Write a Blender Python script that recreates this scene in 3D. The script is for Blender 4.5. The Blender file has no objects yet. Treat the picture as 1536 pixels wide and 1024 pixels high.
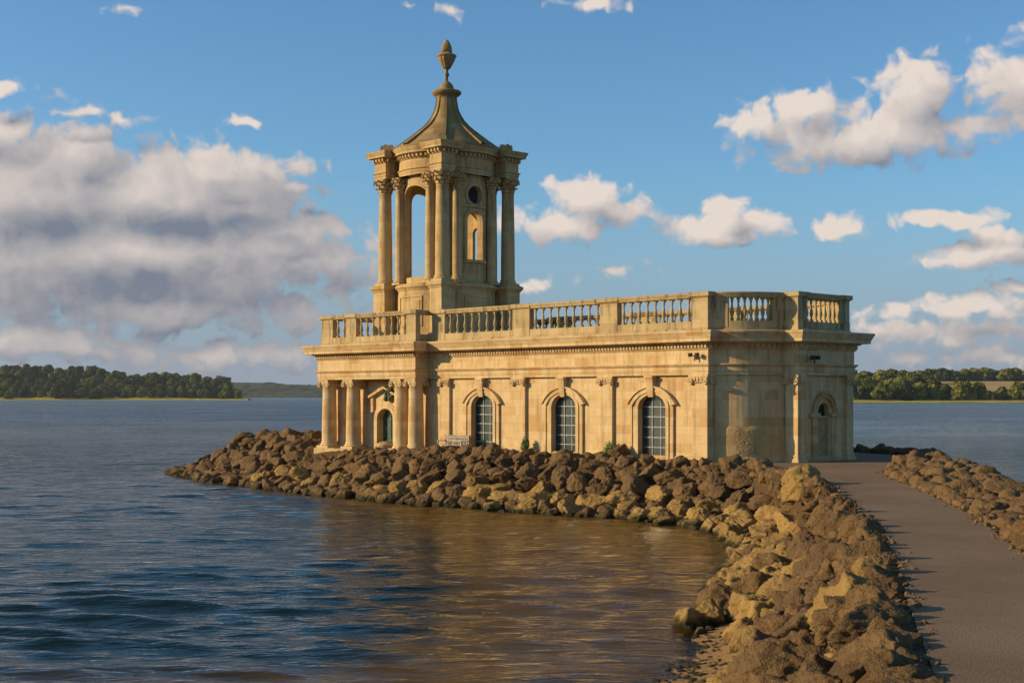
import bpy, math, random
import numpy as np
from mathutils import Vector, noise, Matrix
sc = bpy.context.scene
R = math.radians
# ------------------------------------------------------------------ camera
CAMH = 5.4            # above the water
GZ = 2.3              # level of the causeway and of the church floor
cd = bpy.data.cameras.new('camera'); cam = bpy.data.objects.new('camera', cd); sc.collection.objects.link(cam)
cam.location = (0, 0, CAMH); cam.rotation_euler = (R(90), 0, 0)
cd.sensor_width = 36; cd.lens = 36 * 2095 / 1536; cd.shift_y = (594 - 512) / 1536
cd.clip_start = 0.1; cd.clip_end = 30000
sc.camera = cam
# ------------------------------------------------------------------ light
SUN_EL = 18.5
SX, SY = -.997, -.077                       # horizontal direction towards the sun
sd_ = Vector((SX * math.cos(R(SUN_EL)), SY * math.cos(R(SUN_EL)), math.sin(R(SUN_EL))))
ld = bpy.data.lights.new('sun', 'SUN'); ld.energy = 5.0; ld.angle = R(.5); ld.color = (1, .74, .42)
sun = bpy.data.objects.new('sun', ld); sc.collection.objects.link(sun)
sun.rotation_euler = sd_.to_track_quat('Z', 'Y').to_euler(); sun.location = (-20, 0, 40)
sc.view_settings.view_transform = 'Standard'; sc.view_settings.look = 'None'
sc.view_settings.exposure = 0.0; sc.view_settings.gamma = 1; sc.view_settings.use_curve_mapping = False
try:
    sc.cycles.max_bounces = 8; sc.cycles.transparent_max_bounces = 12; sc.cycles.volume_bounces = 0
    sc.cycles.caustics_reflective = False; sc.cycles.caustics_refractive = False
except Exception: pass

class NT:
    """tiny helper for node trees"""
    def __init__(s, nt): s.nt = nt; s.n = nt.nodes; s.l = nt.links
    def put(s, sock, v):
        if isinstance(v, bpy.types.NodeSocket): s.l.new(v, sock)
        else:
            if hasattr(sock.default_value, '__len__') and not hasattr(v, '__len__'): v = (v,) * len(sock.default_value)
            if hasattr(sock.default_value, '__len__') and len(sock.default_value) == 4 and len(v) == 3: v = (*v, 1)
            sock.default_value = v
    def add(s, t, **k):
        n = s.n.new(t)
        for a, b in k.items(): setattr(n, a, b)
        return n
    def m(s, op, a, b=0., c=0., clamp=False):
        n = s.n.new('ShaderNodeMath'); n.operation = op; n.use_clamp = clamp
        s.put(n.inputs[0], a); s.put(n.inputs[1], b); s.put(n.inputs[2], c); return n.outputs[0]
    def v(s, op, a, b=(0, 0, 0), out=0):
        n = s.n.new('ShaderNodeVectorMath'); n.operation = op
        s.put(n.inputs[0], a); s.put(n.inputs[1], b)
        return n.outputs['Value'] if op in ('LENGTH', 'DOT_PRODUCT') else n.outputs[0]
    def mix(s, f, a, b, mode='MIX'):
        n = s.n.new('ShaderNodeMix'); n.data_type = 'RGBA'; n.blend_type = mode
        s.put(n.inputs[0], f); s.put(n.inputs[6], a); s.put(n.inputs[7], b); return n.outputs[2]
    def noise(s, vec, scale, detail=4, rough=.55, dist=0, dim='3D'):
        n = s.n.new('ShaderNodeTexNoise'); n.noise_dimensions = dim; s.l.new(vec, n.inputs['Vector'])
        n.inputs['Scale'].default_value = scale; n.inputs['Detail'].default_value = detail
        n.inputs['Roughness'].default_value = rough; n.inputs['Distortion'].default_value = dist
        return n.outputs['Fac']
    def ramp(s, f, lo, hi, a=0., b=1., smooth=True):
        n = s.n.new('ShaderNodeMapRange'); n.interpolation_type = 'SMOOTHSTEP' if smooth else 'LINEAR'
        s.put(n.inputs[0], f)
        for i, x in zip((1, 2, 3, 4), (lo, hi, a, b)): s.put(n.inputs[i], x)
        return n.outputs[0]
    def scale(s, vec, xyz):
        n = s.n.new('ShaderNodeMapping'); s.l.new(vec, n.inputs[0]); n.inputs['Scale'].default_value = xyz; return n.outputs[0]
# ------------------------------------------------------------------ sky with clouds
w = bpy.data.worlds.new('World'); sc.world = w; w.use_nodes = True
try: w.cycles.sampling_method = 'MANUAL'; w.cycles.sample_map_resolution = 256
except Exception: pass
T = NT(w.node_tree); T.n.clear()
out = T.add('ShaderNodeOutputWorld'); bg = T.add('ShaderNodeBackground'); bg.inputs[1].default_value = .1
T.l.new(bg.outputs[0], out.inputs[0])
sky = T.add('ShaderNodeTexSky', sky_type='NISHITA', sun_disc=False)
sky.sun_elevation = R(SUN_EL); sky.sun_rotation = math.atan2(SX, SY)
sky.altitude = 100; sky.air_density = 1.0; sky.dust_density = .6; sky.ozone_density = 2.0
tc = T.add('ShaderNodeTexCoord')
sep = T.add('ShaderNodeSeparateXYZ'); T.l.new(tc.outputs['Generated'], sep.inputs[0])
az = T.m('ARCTAN2', sep.outputs[0], sep.outputs[1]); el = T.m('ARCSINE', sep.outputs[2])
cmb = T.add('ShaderNodeCombineXYZ')
T.put(cmb.inputs[0], T.m('MULTIPLY', az, 20.95)); T.put(cmb.inputs[1], T.m('MULTIPLY', el, 20.95))
P0 = cmb.outputs[0]
# cumulus masses: azimuth, elevation, half width, half height (hundredths of ... 1 unit = 2.73 degrees), weight
BL = [(190, 385, 360, 90, 1.3), (60, 300, 190, 115, 1.3), (250, 300, 220, 75, 1.25), (130, 235, 60, 45, 1), (20, 200, 70, 50, .9), (110, 172, 60, 12, .7), (15, 138, 24, 11, .9),
      (330, 262, 150, 46, 1), (255, 320, 200, 60, 1), (420, 345, 110, 34, .9), (480, 385, 90, 34, .85), (330, 375, 170, 36, .95), (80, 420, 170, 52, 1),
      (440, 283, 40, 13, .8), (240, 465, 300, 42, .85), (40, 510, 260, 34, .8), (330, 530, 300, 30, .62), (195, 178, 36, 14, .75), (367, 180, 24, 10, .7),
      (1290, 205, 165, 48, 1), (1370, 140, 62, 56, 1), (1215, 160, 48, 36, .95), (1130, 186, 46, 30, .9), (1425, 185, 60, 28, .75),
      (1520, 118, 90, 55, 1), (1540, 160, 60, 50, .9), (1620, 110, 90, 60, 1),
      (850, 335, 100, 34, .95), (885, 300, 66, 36, .95), (940, 318, 62, 28, .75), (1085, 345, 92, 26, .95), (1088, 316, 36, 26, .95), (1140, 330, 52, 22, .85),
      (1262, 343, 42, 21, .95), (1400, 331, 96, 14, .8), (1460, 380, 92, 24, .95), (1490, 358, 50, 20, .9), (1535, 332, 30, 18, .8),
      (1430, 462, 150, 22, .85), (1400, 495, 190, 20, .7), (1420, 535, 230, 18, .5), (1050, 500, 300, 16, .3), (925, 405, 50, 12, .45), (1500, 430, 40, 12, .5),
      (790, 425, 60, 22, .5), (885, 4, 55, 12, .7), (675, 16, 26, 12, .5), (615, 12, 20, 8, .5), (205, 18, 40, 10, .4),
      (-200, 330, 190, 90, 1), (-420, 420, 260, 50, 1), (1900, 300, 150, 50, .9), (2300, 430, 260, 40, .8), (-900, 350, 260, 90, .9)]
g = bpy.data.node_groups.new('cloud_density', 'ShaderNodeTree')
g.interface.new_socket('P', in_out='INPUT', socket_type='NodeSocketVector')
g.interface.new_socket('D', in_out='OUTPUT', socket_type='NodeSocketFloat')
g.interface.new_socket('B', in_out='OUTPUT', socket_type='NodeSocketFloat')
G = NT(g); gi = G.add('NodeGroupInput'); go = G.add('NodeGroupOutput'); gp = gi.outputs[0]
wn = G.add('ShaderNodeTexNoise', noise_dimensions='2D'); G.l.new(gp, wn.inputs['Vector']); wn.inputs['Scale'].default_value = 1.6; wn.inputs['Detail'].default_value = 3
wv = G.v('SUBTRACT', wn.outputs['Color'], (.5, .5, .5)); wv = G.v('MULTIPLY', wv, (.60, .34, 0)); pw = G.v('ADD', gp, wv)
acc = None
for (bx_, by_, rx, ry, wt) in BL:
    c = ((bx_ - 768) / 2095 * 20.95 * .985, math.atan((594 - by_) / math.hypot(2095, bx_ - 768)) * 20.95, 0)
    d = G.v('SUBTRACT', pw, c); d = G.v('MULTIPLY', d, (95 / rx, 95 / ry, 0)); ln = G.v('LENGTH', d)
    b = G.m('MULTIPLY_ADD', ln, -wt * .78, wt * 1.0)
    if acc is None: acc = b
    else:
        n = G.add('ShaderNodeMath'); n.operation = 'SMOOTH_MAX'; G.put(n.inputs[0], acc); G.put(n.inputs[1], b); n.inputs[2].default_value = .18; acc = n.outputs[0]
f1 = G.noise(G.scale(gp, (.80, 1.35, 1)), 1.35, 5, .50, 0, '2D')
vo = G.add('ShaderNodeTexVoronoi', feature='SMOOTH_F1', voronoi_dimensions='2D'); G.l.new(pw, vo.inputs['Vector']); vo.inputs['Scale'].default_value = 2.5
vo.inputs['Detail'].default_value = 2; vo.inputs['Roughness'].default_value = .5; vo.inputs['Smoothness'].default_value = .45
G.put(go.inputs[1], G.m('MAXIMUM', acc, -.6))
puff = G.m('SUBTRACT', .42, vo.outputs['Distance'])
acc = G.m('MULTIPLY_ADD', G.m('SUBTRACT', f1, .5), .72, acc); acc = G.m('MULTIPLY_ADD', puff, .50, acc)
G.put(go.inputs[0], acc)
def dens(vec):
    n = T.add('ShaderNodeGroup'); n.node_tree = g; T.l.new(vec, n.inputs[0]); return n.outputs
(D0, B0), (D1, B1) = dens(P0), dens(T.v('ADD', P0, (-.26, .36, 0)))
alpha = T.ramp(D0, .0, .40); alpha = T.m('MULTIPLY', alpha, .97)
lit = T.m('MULTIPLY_ADD', T.m('SUBTRACT', D0, D1), .46, .47); lit = T.m('ADD', lit, T.m('MULTIPLY', T.m('SUBTRACT', B0, B1), .95))
lit = T.m('SUBTRACT', lit, T.m('MULTIPLY', T.ramp(D0, .5, 1.2), .14))
big = T.ramp(T.m('MULTIPLY', az, 20.95), -3.4, -.5, .32, 0.0)          # the large bank to the west is thick and grey
lit = T.m('SUBTRACT', lit, big); lit = T.m('ADD', lit, T.ramp(T.m('MULTIPLY', el, 20.95), 2.2, 4.2, 0, .0)); lit = T.ramp(lit, -.38, 1.15, 0., 1., False)
cc = T.mix(lit, (1.85, 2.1, 2.7), (8.2, 7.1, 6.3))
skyc = T.mix(1.0, sky.outputs[0], (.82, 1.22, 1.48), 'MULTIPLY')
hz = T.ramp(el, 0.0, .17, .85, 0.)
skyc = T.mix(hz, skyc, (2.75, 3.25, 4.5))
skyo = T.mix(alpha, skyc, cc)
skyo = T.mix(T.ramp(el, .35, 1.1, 0., .6), skyo, (.35, .6, 1.05))          # the sky darkens towards the zenith
T.l.new(skyo, bg.inputs[0])

# ------------------------------------------------------------------ materials
MATS = {}
def material(name):
    m = bpy.data.materials.new(name); m.use_nodes = True; t = NT(m.node_tree)
    p = t.n['Principled BSDF']; MATS[name] = m; return m, t, p
def bump(t, p, h, strength, dist):
    b = t.add('ShaderNodeBump'); t.put(b.inputs['Height'], h); b.inputs['Strength'].default_value = strength
    b.inputs['Distance'].default_value = dist; t.l.new(b.outputs[0], p.inputs['Normal']); return b
def stone(name, c1, c2, stain, grey, g_amt=.35, joints=.5, stain_amt=.6, blk=(.95, .42)):
    m, t, p = material(name); tc = t.add('ShaderNodeTexCoord'); oc = tc.outputs['Object']
    s = t.add('ShaderNodeSeparateXYZ'); t.l.new(oc, s.inputs[0])
    cb = t.add('ShaderNodeCombineXYZ'); t.put(cb.inputs[0], t.m('ADD', s.outputs[0], s.outputs[1])); t.put(cb.inputs[1], s.outputs[2])
    br = t.add('ShaderNodeTexBrick'); t.l.new(cb.outputs[0], br.inputs['Vector']); br.inputs['Scale'].default_value = 1
    br.inputs['Brick Width'].default_value = blk[0]; br.inputs['Row Height'].default_value = blk[1]; br.inputs['Mortar Size'].default_value = .008
    br.inputs['Mortar Smooth'].default_value = .3
    br.inputs['Color1'].default_value = (0, 0, 0, 1); br.inputs['Color2'].default_value = (1, 1, 1, 1); br.inputs['Mortar'].default_value = (.5, .5, .5, 1)
    big_ = t.noise(oc, .8, 5, .6); med = t.noise(oc, 3.3, 6, .65); fine = t.noise(oc, 26, 5, .6)
    streak = t.noise(t.scale(oc, (3.4, 3.4, .38)), 1.0, 6, .68)
    c = t.mix(t.ramp(big_, .3, .7), c1, c2)
    c = t.mix(t.m('MULTIPLY', t.ramp(med, .45, .75), .5), c, tuple(x * .8 for x in c1))
    blkv = t.m('MULTIPLY', t.ramp(br.outputs['Color'], .70, 1.0), joints)
    c = t.mix(blkv, c, stain)
    c = t.mix(t.m('MULTIPLY', t.ramp(t.noise(oc, .55, 4, .6, .4), .52, .72), stain_amt), c, stain)
    c = t.mix(t.m('MULTIPLY', t.ramp(streak, .47, .68), g_amt), c, grey)
    c = t.mix(t.m('MULTIPLY', t.ramp(fine, .5, .8), .22), c, tuple(x * .55 for x in c1))
    c = t.mix(t.m('MULTIPLY', t.ramp(br.outputs['Color'], .45, .0), .22), c, (.72, .56, .33))
    c = t.mix(t.m('MULTIPLY', br.outputs['Fac'], .6 * joints), c, tuple(x * .5 for x in c1))
    t.l.new(c, p.inputs['Base Color']); p.inputs['Roughness'].default_value = .88; p.inputs['Specular IOR Level'].default_value = .2
    h = t.m('MULTIPLY_ADD', br.outputs['Fac'], -.5, t.m('ADD', t.m('MULTIPLY', med, .6), t.m('MULTIPLY', fine, .35)))
    bump(t, p, h, .5, .03); return m
STONE = stone('limestone', (.60, .42, .20), (.70, .52, .275), (.50, .265, .085), (.25, .165, .07), .50, .6, .5)
STAINED = stone('stained_limestone', (.47, .315, .125), (.55, .40, .19), (.40, .20, .06), (.26, .20, .12), .45, .5, .7)
TOWER = stone('tower_limestone', (.53, .36, .15), (.60, .43, .20), (.42, .25, .08), (.15, .12, .07), .55, .35, .4)
WEATHER = stone('weathered_limestone', (.45, .335, .16), (.51, .39, .20), (.34, .24, .11), (.13, .105, .06), .85, .35, .4)
DARKST = stone('leaded_stone_roof', (.30, .20, .075), (.36, .245, .10), (.23, .145, .06), (.13, .105, .06), .5, .15, .4)
def simple(name, col, rough=.6, nscale=0, namt=.3, metal=0., bmp=0., spec=.5):
    m, t, p = material(name); p.inputs['Roughness'].default_value = rough; p.inputs['Metallic'].default_value = metal
    p.inputs['Specular IOR Level'].default_value = spec
    if nscale:
        tc = t.add('ShaderNodeTexCoord'); n = t.noise(tc.outputs['Object'], nscale, 5, .6)
        t.l.new(t.mix(t.ramp(n, .3, .7), tuple(x * (1 - namt) for x in col), tuple(min(1, x * (1 + namt)) for x in col)), p.inputs['Base Color'])
        if bmp: bump(t, p, n, bmp, .02)
    else: p.inputs['Base Color'].default_value = (*col, 1)
    return m
GLAZ = simple('glazing_bar_paint', (.34, .36, .34), .5, 9, .25)
FRAMEW = simple('window_timber', (.05, .055, .055), .6, 9, .3)
DOORM = simple('green_door_paint', (.035, .07, .045), .35, 3, .5)
BLACK = simple('black_metal', (.02, .02, .02), .5)
DARKIN = simple('dark_interior', (.02, .018, .015), .9)
WOOD = simple('weathered_timber', (.36, .31, .24), .8, 7, .35, bmp=.4)
LEAFP = simple('shrub_leaves', (.13, .18, .03), .7, 6, .5)
BARK = simple('bark', (.06, .045, .03), .9, 5, .3)
WHITE = simple('white_gelcoat', (.8, .8, .78), .3)
# window glass
m, t, p = material('window_glass'); GLASS = m
p.inputs['Base Color'].default_value = (.05, .062, .052, 1); p.inputs['Roughness'].default_value = .22; p.inputs['IOR'].default_value = 1.5
tc = t.add('ShaderNodeTexCoord'); bump(t, p, t.noise(tc.outputs['Object'], 2.2, 3), .25, .03)
# boulders
def rockmat(name, cA, cB, cC, wet=True):
    m, t, p = material(name); tc = t.add('ShaderNodeTexCoord'); oc = tc.outputs['Object']
    oi = t.add('ShaderNodeObjectInfo'); ge = t.add('ShaderNodeNewGeometry')
    n1 = t.noise(oc, 1.3, 6, .62); n2 = t.noise(oc, 9, 6, .7); n3 = t.noise(oc, 34, 4, .7)
    vz = t.add('ShaderNodeTexVoronoi'); t.l.new(oc, vz.inputs['Vector']); vz.inputs['Scale'].default_value = 13; vz.inputs['Detail'].default_value = 2
    c = t.mix(t.ramp(n1, .32, .68), cA, cB); c = t.mix(t.m('MULTIPLY', t.ramp(oi.outputs['Random'], .2, 1.), .6), c, cC)
    c = t.mix(t.m('MULTIPLY', t.ramp(n2, .5, .8), .55), c, tuple(x * .42 for x in cA))
    c = t.mix(t.m('MULTIPLY', t.ramp(n3, .56, .8), .4), c, (.36, .27, .14))
    s = t.add('ShaderNodeSeparateXYZ'); t.l.new(ge.outputs['Position'], s.inputs[0])
    zz = t.m('ADD', s.outputs[2], t.m('MULTIPLY', t.m('SUBTRACT', n1, .5), .7))
    c = t.mix(t.ramp(zz, .34, .10), c, (.085, .066, .020))           # algae line near the water
    c = t.mix(t.ramp(zz, .16, .0), c, (.022, .02, .008))
    t.l.new(c, p.inputs['Base Color']); t.put(p.inputs['Roughness'], t.ramp(zz, .12, .02, .9, .35)); p.inputs['Specular IOR Level'].default_value = .25
    bump(t, p, t.m('ADD', t.m('MULTIPLY', n2, .8), t.m('ADD', t.m('MULTIPLY', n3, .4), t.m('MULTIPLY', vz.outputs['Distance'], .5))), .85, .07)
    return m
ROCK = rockmat('rough_boulder_rock', (.17, .10, .040), (.25, .155, .062), (.125, .080, .042))
ROCKL = rockmat('pale_boulder_rock', (.35, .215, .065), (.44, .285, .095), (.27, .17, .058))
# ground
m, t, p = material('bank_ground'); GROUND = m
ge = t.add('ShaderNodeNewGeometry'); pos = ge.outputs['Position']; s = t.add('ShaderNodeSeparateXYZ'); t.l.new(pos, s.inputs[0])
n1 = t.noise(pos, .6, 6, .6); n2 = t.noise(pos, 7, 5, .7); n3 = t.noise(pos, 40, 3, .6)
sand = t.mix(t.ramp(n2, .3, .7), (.30, .175, .07), (.40, .25, .115)); grav = t.mix(t.ramp(n2, .35, .7), (.075, .048, .022), (.15, .095, .045))
c = t.mix(t.ramp(t.m('ADD', s.outputs[2], t.m('MULTIPLY', n1, .6)), .6, 1.3), sand, grav)
c = t.mix(t.m('MULTIPLY', t.ramp(n3, .5, .75), .5), c, (.07, .05, .03))
t.l.new(c, p.inputs['Base Color']); p.inputs['Roughness'].default_value = .95; p.inputs['Specular IOR Level'].default_value = .1
bump(t, p, t.m('ADD', n2, t.m('MULTIPLY', n3, .5)), .8, .06)
# asphalt
m, t, p = material('asphalt'); ASPH = m
ge = t.add('ShaderNodeNewGeometry'); pos = ge.outputs['Position']
n1 = t.noise(pos, .35, 5, .6); n2 = t.noise(pos, 60, 3, .7); n3 = t.noise(pos, 2.2, 6, .65)
vo_ = t.add('ShaderNodeTexVoronoi'); t.l.new(pos, vo_.inputs['Vector']); vo_.inputs['Scale'].default_value = 45
c = t.mix(t.ramp(n1, .3, .7), (.21, .142, .080), (.27, .188, .110)); c = t.mix(t.m('MULTIPLY', t.ramp(n3, .5, .75), .35), c, (.30, .215, .13))
c = t.mix(t.ramp(n2, .52, .7), c, (.075, .052, .034)); c = t.mix(t.ramp(vo_.outputs['Distance'], .12, .02, 0, .6), c, (.34, .28, .2))
t.l.new(c, p.inputs['Base Color']); p.inputs['Roughness'].default_value = .9; p.inputs['Specular IOR Level'].default_value = .2
bump(t, p, t.m('ADD', n2, t.m('MULTIPLY', vo_.outputs['Distance'], -.6)), .7, .012)
# grass / fields
def land(name, a, b, sc_=.01):
    m, t, p = material(name); ge = t.add('ShaderNodeNewGeometry'); pos = ge.outputs['Position']
    n = t.noise(pos, sc_, 6, .6); n2 = t.noise(pos, sc_ * 12, 4, .6)
    t.l.new(t.mix(t.ramp(t.m('ADD', t.m('MULTIPLY', n, .6), t.m('MULTIPLY', n2, .4)), .38, .62), a, b), p.inputs['Base Color'])
    p.inputs['Roughness'].default_value = 1; p.inputs['Specular IOR Level'].default_value = 0; return m
GRASS = land('meadow_grass', (.34, .30, .05), (.52, .44, .075), .02)
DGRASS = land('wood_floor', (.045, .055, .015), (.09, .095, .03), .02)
FIELD = land('stubble_field', (.42, .29, .12), (.52, .37, .17), .012)
FARW = land('far_woodland', (.035, .05, .02), (.10, .115, .045), .006)
# foliage
def foliage(name, a, b):
    m, t, p = material(name); oi = t.add('ShaderNodeObjectInfo'); ge = t.add('ShaderNodeNewGeometry')
    n = t.noise(ge.outputs['Position'], .16, 4, .6); r = t.m('ADD', t.m('MULTIPLY', n, .55), t.m('MULTIPLY', oi.outputs['Random'], .45))
    t.l.new(t.mix(t.ramp(r, .25, .75), a, b), p.inputs['Base Color']); p.inputs['Roughness'].default_value = .8
    p.inputs['Specular IOR Level'].default_value = .1; return m
FOL = foliage('tree_foliage', (.055, .075, .014), (.21, .205, .035))
# water
m, t, p = material('lake_water'); WATER = m; t.n.clear()
o = t.add('ShaderNodeOutputMaterial'); ge = t.add('ShaderNodeNewGeometry'); pos = ge.outputs['Position']
at = t.add('ShaderNodeAttribute', attribute_name='depth')
wv_ = t.add('ShaderNodeMapping'); t.l.new(pos, wv_.inputs[0]); wv_.inputs['Rotation'].default_value = (0, 0, R(-8)); wv_.inputs['Scale'].default_value = (.30, 1, 1)
a1 = t.noise(wv_.outputs[0], 1.3, 3, .5, .3); a2 = t.noise(wv_.outputs[0], 4.2, 4, .55, .2); a3 = t.noise(wv_.outputs[0], .30, 4, .6); patch = t.noise(pos, .025, 3, .5)
s = t.add('ShaderNodeSeparateXYZ'); t.l.new(pos, s.inputs[0])
far = t.ramp(s.outputs[1], 60, 400)
a4 = t.noise(wv_.outputs[0], .62, 4, .6, .2)
h = t.m('ADD', t.m('MULTIPLY', a1, .16), t.m('ADD', t.m('MULTIPLY', a2, .085), t.m('ADD', t.m('MULTIPLY', t.m('MULTIPLY', a3, far), 1.3), t.m('MULTIPLY', a4, t.ramp(s.outputs[1], 50, 130, .10, .55)))))
b = t.add('ShaderNodeBump'); t.put(b.inputs['Height'], h); t.put(b.inputs['Strength'], t.ramp(patch, .35, .65, .65, .95)); b.inputs['Distance'].default_value = 1.0
murk_reflection = t.add('ShaderNodeBsdfDiffuse'); t.put(murk_reflection.inputs[0], t.mix(t.ramp(at.outputs['Fac'], .10, 1.25), (.27, .145, .022), (.006, .021, .022)))  # shallow tone: sandy water plus the church's golden reflection painted into the colour
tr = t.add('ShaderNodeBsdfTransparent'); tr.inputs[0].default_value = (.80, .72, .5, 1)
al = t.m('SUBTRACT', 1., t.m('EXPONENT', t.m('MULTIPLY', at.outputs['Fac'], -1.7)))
m1 = t.add('ShaderNodeMixShader'); t.put(m1.inputs[0], al); t.l.new(tr.outputs[0], m1.inputs[1]); t.l.new(murk_reflection.outputs[0], m1.inputs[2])
gl = t.add('ShaderNodeBsdfGlossy'); t.put(gl.inputs['Roughness'], t.ramp(s.outputs[1], 35, 400, .07, .26)); gl.inputs[0].default_value = (.84, .82, .78, 1); t.l.new(b.outputs[0], gl.inputs['Normal'])
fr = t.add('ShaderNodeFresnel'); fr.inputs[0].default_value = 1.42; t.l.new(b.outputs[0], fr.inputs['Normal'])
m2 = t.add('ShaderNodeMixShader'); t.put(m2.inputs[0], fr.outputs[0]); t.l.new(m1.outputs[0], m2.inputs[1]); t.l.new(gl.outputs[0], m2.inputs[2])
t.l.new(m2.outputs[0], o.inputs[0])

# ------------------------------------------------------------------ mesh helpers
C = sc.collection
class MB:
    def __init__(s): s.v = []; s.f = []; s.sm = []
    def quad(s, pts, smooth=False):
        n = len(s.v); s.v += [tuple(q) for q in pts]; s.f.append(tuple(range(n, n + len(pts)))); s.sm.append(smooth)
    def box(s, x0, x1, y0, y1, z0, z1):
        n = len(s.v); s.v += [(x, y, z) for z in (z0, z1) for x, y in ((x0, y0), (x1, y0), (x1, y1), (x0, y1))]
        for f in ((0, 3, 2, 1), (4, 5, 6, 7), (0, 1, 5, 4), (1, 2, 6, 5), (2, 3, 7, 6), (3, 0, 4, 7)):
            s.f.append(tuple(n + i for i in f)); s.sm.append(False)
    def obox(s, c, ax, ay, az):
        """box about centre c with half-axis vectors"""
        n = len(s.v); c = Vector(c)
        for k in (-1, 1):
            for i, j in ((-1, -1), (1, -1), (1, 1), (-1, 1)): s.v.append(tuple(c + i * Vector(ax) + j * Vector(ay) + k * Vector(az)))
        for f in ((0, 3, 2, 1), (4, 5, 6, 7), (0, 1, 5, 4), (1, 2, 6, 5), (2, 3, 7, 6), (3, 0, 4, 7)):
            s.f.append(tuple(n + i for i in f)); s.sm.append(False)
    def lathe(s, prof, cx=0, cy=0, seg=20, smooth=True, flute=0, nf=0, cap=True):
        n = len(s.v)
        for (r, z) in prof:
            for i in range(seg):
                a = 2 * math.pi * i / seg; rr = r * (1 + (flute * math.cos(nf * a) if nf else 0)); s.v.append((cx + rr * math.cos(a), cy + rr * math.sin(a), z))
        for k in range(len(prof) - 1):
            for i in range(seg):
                j = (i + 1) % seg; s.f.append((n + k * seg + i, n + k * seg + j, n + (k + 1) * seg + j, n + (k + 1) * seg + i)); s.sm.append(smooth)
        if cap:
            s.f.append(tuple(n + (len(prof) - 1) * seg + i for i in range(seg))); s.sm.append(False)
            s.f.append(tuple(n + i for i in reversed(range(seg)))); s.sm.append(False)
    def ngon(s, poly, z, up=True):
        n = len(s.v); s.v += [(x, y, z) for x, y in poly]; r = range(n, n + len(poly)); s.f.append(tuple(r if up else reversed(r))); s.sm.append(False)
    def prism(s, poly, z0, z1):
        s.ngon(poly, z0, False); s.ngon(poly, z1, True); n = len(poly)
        for i in range(n):
            a, b = poly[i], poly[(i + 1) % n]; s.quad([(*a, z0), (*b, z0), (*b, z1), (*a, z1)])
    def sweep(s, poly, prof, closed=True, cap=True):
        """mitred sweep of (offset outward, z) along a CCW plan polygon"""
        rows = [offset(poly, o) for o, z in prof]; n = len(poly)
        for k in range(len(prof) - 1):
            for i in range(n if closed else n - 1):
                j = (i + 1) % n
                s.quad([(*rows[k][i], prof[k][1]), (*rows[k][j], prof[k][1]), (*rows[k + 1][j], prof[k + 1][1]), (*rows[k + 1][i], prof[k + 1][1])])
    def build(s, name, mat, parent=None, loc=(0, 0, 0), weld=False):
        me = bpy.data.meshes.new(name); me.from_pydata(s.v, [], s.f); me.polygons.foreach_set('use_smooth', s.sm)
        me.materials.append(mat); me.update()
        ob = bpy.data.objects.new(name, me); C.objects.link(ob); ob.parent = parent; ob.location = loc; return ob
def offset(poly, o):
    n = len(poly); res = []
    for i in range(n):
        p0, p1, p2 = Vector(poly[i - 1]), Vector(poly[i]), Vector(poly[(i + 1) % n])
        d1 = (p1 - p0).normalized(); d2 = (p2 - p1).normalized()
        n1 = Vector((d1.y, -d1.x)); n2 = Vector((d2.y, -d2.x)); b_ = n1 + n2
        k = o / max(.35, (1 + n1.dot(n2)) / 1) if b_.length > 1e-6 else 0
        res.append(tuple(p1 + b_ * k))
    return res
def tag(o, label=None, cat=None, group=None, kind=None):
    if label: o['label'] = label
    if cat: o['category'] = cat
    if group: o['group'] = group
    if kind: o['kind'] = kind
    return o
def empty(name, loc=(0, 0, 0), rz=0., parent=None):
    o = bpy.data.objects.new(name, None); C.objects.link(o); o.location = loc; o.rotation_euler = (0, 0, rz); o.parent = parent
    o.empty_display_size = .3; return o
def clone(o, parent=None, kids=True):
    c = o.copy(); C.objects.link(c); c.parent = parent
    if kids:
        for ch in list(o.children): clone(ch, c)
    return c
def npmesh(name, V, F, mat, smooth=True, parent=None):
    me = bpy.data.meshes.new(name); V = np.asarray(V, dtype=np.float32); F = np.asarray(F, dtype=np.int32)
    me.vertices.add(len(V)); me.vertices.foreach_set('co', V.ravel()); k = F.shape[1]
    me.loops.add(F.size); me.loops.foreach_set('vertex_index', F.ravel())
    me.polygons.add(len(F)); me.polygons.foreach_set('loop_start', np.arange(len(F), dtype=np.int32) * k)
    me.polygons.foreach_set('use_smooth', np.full(len(F), smooth)); me.update(calc_edges=True); me.validate()
    me.materials.append(mat)
    ob = bpy.data.objects.new(name, me); C.objects.link(ob); ob.parent = parent; return ob
def gridfaces(nx, ny):
    i, j = np.meshgrid(np.arange(nx - 1), np.arange(ny - 1)); a = (j * nx + i).ravel()
    return np.stack([a, a + 1, a + nx + 1, a + nx], 1)
def sstep(x): x = np.clip(x, 0, 1); return x * x * (3 - 2 * x)
# value noise on arrays
_rs = np.random.RandomState(5); _tab = _rs.rand(256, 256).astype(np.float32)
def vn(x, y):
    xi = np.floor(x).astype(int); yi = np.floor(y).astype(int); fx = sstep(x - xi); fy = sstep(y - yi)
    g_ = lambda a, b: _tab[a % 256, b % 256]
    return (g_(xi, yi) * (1 - fx) + g_(xi + 1, yi) * fx) * (1 - fy) + (g_(xi, yi + 1) * (1 - fx) + g_(xi + 1, yi + 1) * fx) * fy
def fbm(x, y, o=4):
    r = 0; a = .5
    for k in range(o): r = r + a * vn(x * 2 ** k + 17 * k, y * 2 ** k + 31 * k); a *= .5
    return r

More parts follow.
